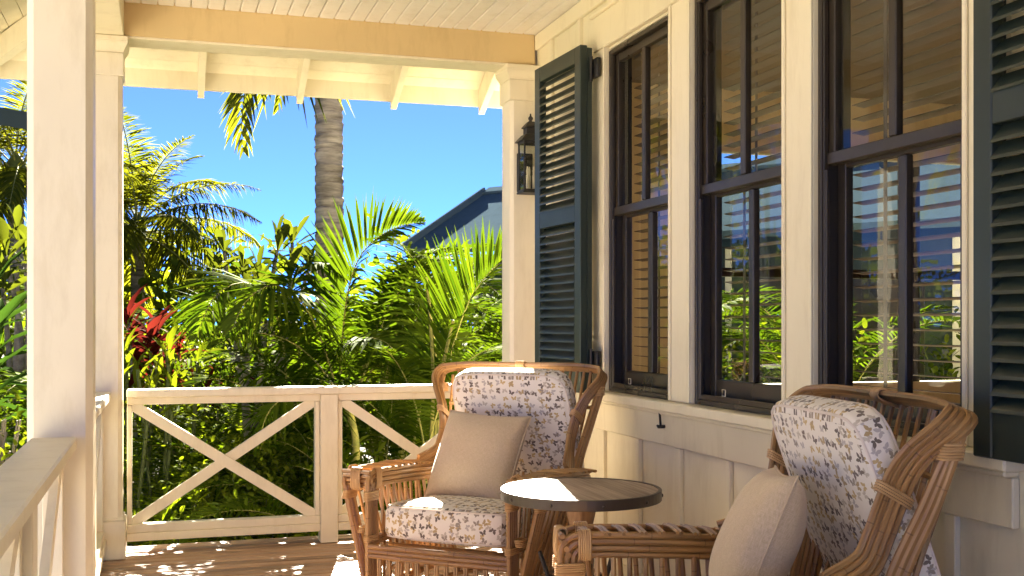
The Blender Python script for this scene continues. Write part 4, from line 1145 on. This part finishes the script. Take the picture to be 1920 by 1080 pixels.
# ---- neighbouring house with blue-grey metal roof
def neighbour():
    t = empty('neighbour_house', (0, 0, 0)); tag(t, 'house with blue-grey ribbed metal roof behind the palms at the right of the garden', 'house')
    A = at(912, 361, 20); B = A+(at(820, 425, 19.0)-A)*1.6           # ridge end, eave corner
    rk = B-A; rdir = Vector((-rk.y, rk.x, 0)).normalized(); Wd = 9.0
    nrm = rdir.cross(rk).normalized();  nrm = nrm if nrm.z > 0 else -nrm
    m_ = MB(); th = .12
    P = [A, A+rdir*Wd, B+rdir*Wd, B]; vs_ = [tuple(p) for p in P]+[tuple(p-nrm*th) for p in P]
    m_.add(vs_, [(0, 1, 2, 3), (7, 6, 5, 4), (0, 4, 5, 1), (1, 5, 6, 2), (2, 6, 7, 3), (3, 7, 4, 0)]); m_.build('roof_slope', M_ROOFB, t)
    m_ = MB(); m_.bar(A-rdir*.02+nrm*.0, B-rdir*.02+nrm*.0, .05, .20, up=nrm); m_.bar(A+nrm*.03, A+rdir*Wd+nrm*.03, .22, .05, up=nrm); m_.build('rake_trim', M_ROOFB, t)
    back = Vector((-rk.x, -rk.y, rk.z))
    m_ = MB(); C_ = A+back; m_.add([tuple(A), tuple(A+rdir*Wd), tuple(C_+rdir*Wd), tuple(C_)], [(0, 1, 2, 3)]); m_.build('back_roof_slope', M_ROOFB, t)
    # walls under the roof
    i0 = B+Vector((-rk.x, -rk.y, 0)).normalized()*.8+rdir*.8; h0 = i0.z-.15
    L_ = Wd-1; a = i0; b_ = i0+rdir*L_
    m_ = MB(); q = math.atan2(rdir.y, rdir.x); Mx = Matrix.Translation((a.x, a.y, 0)) @ Matrix.Rotation(q, 4, 'Z')
    m_.box(0, L_, 0, 5, GZ, h0, 0, M=Mx); m_.build('wall', M_SHUT, t)
    for k in range(6):
        m_ = MB(); m_.box(k*L_/5.2, k*L_/5.2+.09, -.03, -.001, GZ, h0-.02, M=Mx); m_.build('corner_board', M_TRIM, t)
        if k < 5: m_ = MB(); m_.box(k*L_/5.2+.3, k*L_/5.2+1.2, -.02, -.001, .5, 2.0, M=Mx); m_.build('window', M_BRONZE, t)
neighbour()

# ---- dark garden arbour seen left of the near post
arb = empty('garden_arbour', (0, 0, 0)); tag(arb, 'dark green arbour beam against the sky left of the near post', 'arbour')
pa, pb = at(-60, 208, 10.5), at(120, 238, 9.8)
dv = (pb-pa).normalized()
m_ = MB(); m_.bar(pa-dv*1.6, pb+dv*.05, .10, .155); m_.build('beam', M_SHUT, arb)
for q in (pb-dv*.1, pa-dv*1.5):
    m_ = MB(); m_.box(q.x-.05, q.x+.05, q.y-.05, q.y+.05, GZ, q.z-.09); m_.build('post', M_SHUT, arb)

# ---- coconut palms
x, y = gp(258, 25); coconut(x, y, 3.9, 'young coconut palm with full crown right of the corner post', nf=30, r0=.17, scale=.86, seed=2)
x, y = gp(619, 12.8); TRX, TRY = x, y
cb_ = coconut(x, y, 8.6, 'tall coconut palm whose bare ringed trunk rises behind the railing', lean=(-.02, .3), r0=.172, nf=18, scale=1.0, seed=4)
# the hanging leaf whose tip shows under the eave
lb = LB(); b0 = Vector(cb_.location)
pth = [b0+Vector((-.02, .3, 8.7)), b0+Vector((-.8, -.6, 9.0)), at(560, 40, 10.6), at(492, 118, 9.9), at(452, 190, 9.5), at(457, 285, 9.4)]
frond(lb, [p-b0 for p in pth], n=90, ll=.95, w=.042, bare=.2, droop=.55, vee=.0, fwd=.75, rr=.026, seed=77, jitter=.16, tipl=.45)
lb.build('frond', [L_COCO, B_CANE], cb_)
lb = LB(); pth = [b0+Vector((-.02, .3, 8.7)), b0+Vector((-.6, -.9, 9.0)), at(640, 0, 10.2), at(585, 70, 9.9), at(540, 130, 9.7), at(520, 205, 9.6)]
frond(lb, [p-b0 for p in pth], n=90, ll=.8, w=.04, bare=.2, droop=.6, vee=.0, fwd=.75, rr=.026, seed=78, jitter=.16, tipl=.45)
lb.build('frond', [L_COCO, B_CANE], cb_)
x, y = gp(30, 21); coconut(x, y, 4.7, 'coconut palm partly hidden behind the near post, left of it', nf=22, r0=.16, scale=.72, seed=9)
x, y = gp(-420, 19); coconut(x, y, 6.2, 'coconut palm left of the photo seen only in the window glass', nf=20, r0=.17, scale=.9, seed=12)
x, y = -6.5, 11.5; coconut(x, y, 5.2, 'coconut palm on the left lawn mirrored in the windows', nf=20, r0=.16, scale=.85, seed=14)

# ---- feather palm clumps
def ar(px, d, label, **kw): x, y = gp(px, d); return areca(x, y, label, **kw)
a1 = ar(648, 9.0, 'feather palm with the big upright arching leaf in front of the coconut trunk', n=8, scale=.85, seed=1, hgt=.8)
hero_frond(a1, [at(640, 800, 9.0), at(640, 670, 9.0), at(651, 555, 8.9), at(672, 487, 8.8), at(706, 447, 8.75), at(750, 424, 8.7), at(795, 416, 8.7)], seed=3, n=62, ll=.78, w=.030, bare=.30, droop=.10, vee=.35, fwd=.55, tipl=.3, up=(-.75, -.35, .55), jitter=.06)
hero_frond(a1, [at(640, 800, 8.9), at(620, 690, 8.7), at(575, 580, 8.4), at(520, 535, 8.1), at(465, 560, 8.0), at(430, 630, 7.9)], seed=5, n=62, ll=.66, w=.028, bare=.28, droop=.55, vee=.0, fwd=.45, jitter=.07, up=(0, -.25, 1))
hero_frond(a1, [at(650, 800, 9.1), at(690, 680, 9.3), at(740, 560, 9.5), at(800, 480, 9.7), at(860, 465, 9.8)], seed=6, n=60, ll=.62, w=.028, bare=.3, droop=.3, vee=.3, fwd=.55)
hero_frond(a1, [at(636, 820, 8.6), at(600, 760, 8.2), at(555, 740, 7.9), at(505, 770, 7.75), at(480, 850, 7.7)], seed=8, n=48, ll=.42, w=.028, bare=.2, droop=.5, vee=.05, fwd=.5)
a2 = ar(835, 8.6, 'feather palm with yellow canes whose leaf sweeps up to the right pilaster', n=9, scale=.85, seed=2, hgt=.9)
hero_frond(a2, [at(812, 860, 8.5), at(822, 760, 8.4), at(842, 675, 8.3), at(878, 568, 8.1), at(928, 500, 8.0), at(990, 455, 7.9)], seed=9, n=66, ll=.72, w=.030, bare=.28, droop=.08, vee=.45, fwd=.6, up=(-.65, -.35, .6), jitter=.06)
hero_frond(a2, [at(826, 860, 8.7), at(822, 740, 8.9), at(812, 620, 9.0), at(795, 520, 9.1), at(740, 450, 9.2), at(680, 450, 9.2)], seed=10, n=60, ll=.62, w=.028, bare=.3, droop=.35, vee=.2, fwd=.5)
for k, (pp, r_) in enumerate((([at(806, 900, 8.3), at(812, 700, 8.35), at(800, 520, 8.5)], .017), ([at(822, 900, 8.3), at(826, 720, 8.3), at(850, 600, 8.2)], .019), ([at(655, 930, 8.2), at(668, 840, 8.1), at(650, 740, 8.2)], .034))):
    m_ = MB(); P = catmull([Vector(p)-Vector(a2.location) for p in pp], 6); m_.tube(P, list(np.linspace(r_, r_*.6, len(P))), 8); m_.build('stem', B_CANE, a2)
a3 = ar(500, 10.2, 'feather palm clump in the middle of the garden, left of the coconut trunk', n=15, scale=.85, seed=3, hgt=.5)
ar(740, 10.6, 'feather palm clump between the coconut trunk and the blue-grey roof', n=20, scale=1.15, seed=4, hgt=1.0)
ar(905, 10.3, 'feather palm clump under the blue-grey roof, beside the pilaster', n=18, scale=1.05, seed=5, hgt=.8)
ar(600, 12.0, 'feather palm clump directly behind the coconut trunk', n=16, scale=1.0, seed=6, hgt=.9)
ar(-10, 9.0, 'feather palm with dark leaves at the left edge beside the near post', n=14, scale=1.0, seed=7, hgt=.6)
ar(120, 12.5, 'feather palm hidden behind the near post', n=14, scale=1.1, seed=8, hgt=.8)
areca(-3.6, 11.6, 'feather palm left of the photo, mirrored in the middle window', n=16, scale=1.0, seed=9, hgt=.6)
areca(4.6, 9.5, 'feather palm behind the house seen through the far room window', n=16, scale=1.1, seed=11, hgt=.9)
areca(6.4, 10.5, 'second feather palm behind the house seen through the room', n=16, scale=1.1, seed=12, hgt=.9)
for sd_, pth in ((31, [at(540, 760, 9.2), at(530, 640, 9.1), at(505, 560, 8.9), at(455, 530, 8.6), at(400, 560, 8.4), at(365, 640, 8.3)]),
                 (32, [at(560, 780, 9.4), at(560, 650, 9.4), at(545, 560, 9.3), at(560, 505, 9.2), at(610, 490, 9.1), at(660, 520, 9.0)]),
                 (33, [at(548, 780, 9.3), at(500, 680, 9.1), at(440, 600, 8.9), at(390, 585, 8.7), at(330, 610, 8.6)]),
                 (34, [at(560, 790, 9.1), at(610, 700, 9.0), at(660, 640, 8.8), at(720, 640, 8.6), at(765, 690, 8.5)])):
    hero_frond(a3, pth, seed=sd_, n=58, ll=.62, w=.027, bare=.28, droop=.35, vee=.2, fwd=.5, up=(0, -.3, 1))
ar(420, 9.7, 'feather palm clump behind the crossing of the X brace, left of centre', n=9, scale=.9, seed=26, hgt=.45)
ar(570, 9.5, 'feather palm clump in front of the coconut trunk, left of the tallest arching leaf', n=9, scale=.95, seed=27, hgt=.5)
# low palms in front of the undergrowth
ar(330, 8.9, 'low feather palm sprouting below the red ti plant', n=10, scale=.62, seed=21, hgt=.3, stems=3)
ar(760, 8.3, 'low feather palm just behind the railing, behind the rattan chair', n=14, scale=.8, seed=22, hgt=.2, stems=4)
ar(680, 8.0, 'low feather palm behind the railing between short post and chair', n=10, scale=.7, seed=23, hgt=.15, stems=3)
ar(585, 8.2, 'low feather palm behind the right side of the X-braced panel', n=10, scale=.65, seed=25, hgt=.2, stems=3)
ar(440, 9.3, 'low feather palm behind the top rail, centre left', n=12, scale=.75, seed=24, hgt=.4, stems=4)

# ---- red ti plants (each leaf a part)
def leaf_mesh(name, L, W, shape, mat, droop=.3, fold=.3, curl=.2):
    lb = LB(); lb.leaves([(0, 0, 0)], [(1, 0, .0)], [(0, 0, 1)], L, W, shape, droop=droop, fold=fold, curl=curl, var=[.6]); return lb.mesh(name, [mat])
TI = [leaf_mesh('leaf', .46, .105, 'lance', L_RED, .35), leaf_mesh('leaf', .40, .12, 'lance', L_RED, .5), leaf_mesh('leaf', .34, .08, 'lance', L_RED, .15)]
def rosette(name, x, y, z, h, label, cat, group, meshes, n=26, sc=1.0, seed=0, stems=3, stemmat=B_GREY, dz=.25, el=(75, -25)):
    t = empty(name, (x, y, z)); tag(t, label, cat, group); r_ = random.Random(seed)
    for s_ in range(stems):
        a = s_*2.1+seed; tx, ty, th = .16*math.cos(a)*sc*(stems > 1), .16*math.sin(a)*sc*(stems > 1), h*(1-.22*s_/max(1, stems))
        m_ = MB(); m_.tube(catmull([(0, 0, 0), (tx*.5, ty*.5, th*.5), (tx, ty, th)], 4), .014*sc, 6); m_.build('stem', stemmat, t)
        for k in range(n//stems):
            f = k/(n//stems); o = link_mesh('leaf', r_.choice(meshes), t); e = R(el[0]+(el[1]-el[0])*f+r_.uniform(-8, 8))
            o.location = (tx, ty, th-dz*sc*f); o.rotation_euler = (r_.uniform(-.4, .4), -e, k*2.4+r_.random()); q = sc*r_.uniform(.8, 1.15); o.scale = (q, q, q)
    return t
for i, (px, d, top, lab) in enumerate(((272, 9.2, 602, 'tall red ti plant with broad crimson leaves right of the corner post'), (312, 9.6, 615, 'red ti plant with darker leaves, right of the tallest crimson one'), (240, 9.4, 630, 'short red ti plant tucked against the corner post'), (395, 9.8, 700, 'small reddish ti plant low in the undergrowth behind the top rail'), (500, 9.9, 690, 'small red-leaved plant low in the middle of the garden'))):
    x, y = gp(px, d); z = at(px, top, d).z; rosette('ti_plant', x, y, GZ, z-GZ, lab, 'plant', 'red ti plants', TI, n=[42, 30, 27, 12, 9][i], sc=[.80, .68, .66, .5, .4][i], seed=i+3)

# ---- plumeria with grey forked branches and upright paddle leaves
PL = [leaf_mesh('leaf', .34, .095, 'obov', L_BROAD, .05, .35, .1), leaf_mesh('leaf', .28, .085, 'obov', L_BROAD, .15, .3, .2)]
def plumeria(x, y, h, label, tips, seed=0, z=GZ):
    t = empty('plumeria_tree', (x, y, z)); tag(t, label, 'tree', 'plumeria trees'); r_ = random.Random(seed)
    m_ = MB(); fork = Vector((0, 0, h*.45)); m_.tube(catmull([(0, 0, 0), (.05, .02, h*.25), tuple(fork)], 4), [.07, .066, .062, .058, .055, .052, .05, .048, .046], 8)
    for tp in tips:
        tp = Vector(tp)-Vector((x, y, z)); mid = fork.lerp(tp, .5)+Vector((r_.uniform(-.12, .12), r_.uniform(-.1, .1), -.10))
        m_.tube(catmull([tuple(fork), tuple(mid), tuple(tp)], 5), list(np.linspace(.04, .019, 11)), 7)
    m_.build('trunk', B_GREY, t)
    for i, tp in enumerate(tips):
        tp = Vector(tp)-Vector((x, y, z))
        for k in range(11):
            o = link_mesh('leaf', r_.choice(PL), t); o.location = tp-Vector((0, 0, .012*k)); e = R(78-8.5*k+r_.uniform(-12, 12))
            o.rotation_euler = (r_.uniform(-.5, .5), -e, k*2.4+i); q = r_.uniform(.75, 1.2); o.scale = (q, q, q)
    return t
x, y = gp(495, 12.2)
plumeria(x, y, 2.4, 'plumeria with grey branches and upright pale leaves against the sky, left of the coconut trunk', [at(520, 468, 12.0), at(548, 455, 12.4), at(455, 500, 12.1), at(485, 520, 11.9), at(400, 505, 12.4), at(430, 540, 12.0), at(505, 540, 12.6), at(580, 500, 12.5), at(420, 470, 12.7), at(545, 520, 11.7)], seed=1)
x, y = gp(20, 11)
plumeria(x, y, 2.4, 'plumeria with lime leaves at the left edge above the dark palm', [at(12, 480, 10.6), at(-30, 500, 11), at(48, 490, 11.2), at(30, 440, 11.6), at(5, 540, 10.4), at(70, 520, 11.3), at(-60, 450, 11)], seed=2)
# bare plumeria trunk in the undergrowth
x, y = gp(478, 9.4)
plumeria(x, y, 1.6, 'low plumeria with bare grey trunk in the shade behind the top rail', [at(470, 590, 9.6), at(500, 600, 9.5), at(440, 640, 9.3)], seed=3)

# ---- accent plants
LI = [leaf_mesh('leaf', .30, .048, 'lance', L_LIME, .25), leaf_mesh('leaf', .24, .042, 'lance', L_LIME, .4)]
for i, (px, d, top, lab) in enumerate(((300, 8.5, 668, 'lime leaved dracaena right of the corner post under the red ti plants'), (255, 8.7, 640, 'lime leaved dracaena touching the corner post outline'), (350, 9.1, 655, 'lime leaved dracaena left of the bare grey trunk'), (240, 8.2, 700, 'lowest lime leaved dracaena, just above the railing at the corner post'))):
    x, y = gp(px, d); z = at(px, top, d).z; rosette('dracaena', x, y, GZ, z-GZ, lab, 'plant', 'lime leaved dracaenas', LI, n=36, sc=1.0, seed=i+20, stems=4, stemmat=B_STEM, dz=.5, el=(80, 0))
DK = [leaf_mesh('leaf', .62, .075, 'lance', L_DARK, .35, .5)]
x, y = gp(5, 7.2); rosette('dracaena', x, y, GZ, at(5, 590, 7.2).z-GZ, 'dark sword-leaved plant at the left edge of the photo', 'plant', None, DK, n=36, sc=1.1, seed=40, stems=2, stemmat=B_GREY, dz=.6, el=(70, -10))
for i, (px, d, lab) in enumerate(((35, 5.9, 'round-leaved lime shrub at the left edge beside the near post'), (-10, 5.2, 'round-leaved lime shrub in the lower left corner behind the side railing'), (60, 6.9, 'round-leaved shrub behind the near post, its top just left of it'))):
    x, y = gp(px, d); shrub(min(x-.1, -.98), y, lab, L_LIME if i != 1 else L_SHRUB, group='round leaved shrubs on the left', nst=46, h=1.6, spread=.36, per=22, L=.062, W=.042, shape='ovate', seed=50+i, base_r=.18)
for i, (px, d, hh, lab) in enumerate(((415, 7.75, .80, 'young ginger plant with bright narrow leaves behind the lower X brace'), (475, 7.7, .72, 'young ginger plant beside the crossing of the lower X brace'), (560, 7.9, .75, 'young ginger plant near the short rail post'))):
    x, y = gp(px, d); shrub(x, y, lab, L_SHRUB, name='ginger_plant', cat='plant', group='young ginger plants', nst=9, h=hh, spread=.26, per=16, L=.20, W=.036, shape='lance', droop=.25, seed=60+i, base_r=.12, ang=.9)

# ---- masses nobody could count
lb = LB(); r_ = random.Random(3)
for k in range(36):
    px = r_.uniform(200, 1000); d = r_.uniform(7.6, 8.9); x, y = gp(px, d)
    shrub_lb(lb, (x, y, GZ), nst=20, h=r_.uniform(.55, .9)+(d-7.7)*.30, spread=.42, per=15, L=r_.uniform(.10, .17), W=.030, shape='lance', droop=.3, seed=100+k, base_r=.22)
tag(lb.build('leafy_undergrowth', [L_SHRUB, B_STEM]), kind='stuff')
lb = LB()
for k in range(26):
    px = r_.uniform(420, 620); d = r_.uniform(7.8, 9.0); x, y = gp(px, d)
    shrub_lb(lb, (x, y, GZ), nst=24, h=r_.uniform(.75, 1.1)+(d-7.8)*.3, spread=.4, per=18, L=.062, W=.030, shape='ovate', droop=.2, seed=200+k, base_r=.22)
for k in range(30):
    px = r_.uniform(-260, 160); d = r_.uniform(5.6, 9.5); x, y = gp(px, d)
    if x > -1.5: x = -1.5-r_.random()
    shrub_lb(lb, (x, y, GZ), nst=24, h=r_.uniform(.6, 1.2)+(d-5)*.12, spread=.5, per=18, L=.07, W=.038, shape='ovate', droop=.2, seed=240+k, base_r=.3)
tag(lb.build('small_leaved_undergrowth', [L_LIME, B_STEM]), kind='stuff')
lb = LB()
for k in range(34):
    px = r_.uniform(190, 560) if k % 3 else r_.uniform(560, 980); d = r_.uniform(7.6, 9.8); x, y = gp(px, d)
    pinnate_lb(lb, (x, y, GZ+.1+(d-7.6)*.42), nf=12, L=r_.uniform(.6, .9), ll=.10, w=.018, n=26, seed=300+k)
tag(lb.build('fern_undergrowth', [L_FERN, B_STEM]), kind='stuff')
lb = LB()
for k in range(24):
    px = r_.uniform(150, 1000); d = r_.uniform(12, 16); x, y = gp(px, d)
    top = CAM_H + (606-(560 if px < 420 else 510))*d/FPX
    shrub_lb(lb, (x, y, GZ), nst=26, h=(top-GZ)*r_.uniform(.7, .95), spread=.8, per=20, L=.20 if k % 2 else .13, W=.075 if k % 2 else .05, shape='ovate', droop=.2, seed=400+k, base_r=.5)
for k in range(46):
    x, y = r_.uniform(-14, -2.2), r_.uniform(10.5, 17)
    shrub_lb(lb, (x, y, GZ), nst=24, h=r_.uniform(1.2, 2.2)*(.7+.03*abs(x)), spread=.8, per=18, L=.15, W=.06, shape='ovate', droop=.2, seed=500+k, base_r=.5)
for k in range(12):
    x, y = r_.uniform(2.6, 9), r_.uniform(9.5, 12.5)
    shrub_lb(lb, (x, y, GZ), nst=24, h=r_.uniform(1.4, 2.6), spread=.8, per=18, L=.15, W=.06, shape='ovate', droop=.2, seed=560+k, base_r=.5)
tag(lb.build('garden_thicket', [L_TREE, B_STEM]), kind='stuff')
# far tree belt
lb = LB(); rg = np.random.default_rng(9)
for k in range(90):
    a = r_.uniform(-75, 45); d = r_.uniform(19, 36); az = R(a)
    x, y = d*math.sin(az), d*math.cos(az)
    if 3 < x < 16 and 12 < y < 24: continue
    if abs(x-gp(258, 25)[0]) < 1.2 and y < 27: y += 6
    h = (1.6+.075*d)*r_.uniform(.75, 1.12); rx = r_.uniform(1.4, 2.6)
    m = 420
    v = rg.normal(size=(m, 3)); v /= np.linalg.norm(v, axis=1, keepdims=True); rad = rg.uniform(.55, 1.0, m)**.5
    lump = 1+.22*np.sin(v[:, 0]*5+k)*np.cos(v[:, 1]*4+k*2)
    P = v*(rad*lump)[:, None]*np.array([rx, rx, h*.55])+np.array([x, y, GZ+h*.55])
    D = v*.6+rg.normal(0, .6, (m, 3)); Nn = v+rg.normal(0, .6, (m, 3))
    lb.leaves(P, D, Nn, rg.uniform(.22, .42, m), rg.uniform(.12, .22, m), 'ovate', droop=.2, var=np.clip(rg.normal(.5, .2, m)+rg.normal(0, .15), 0, 1))
    lb.tube([(x, y, GZ), (x+.1, y, GZ+h*.8)], [.09, .04], 5, mi=1)
tag(lb.build('far_tree_belt', [L_TREE, B_GREY]), kind='stuff')
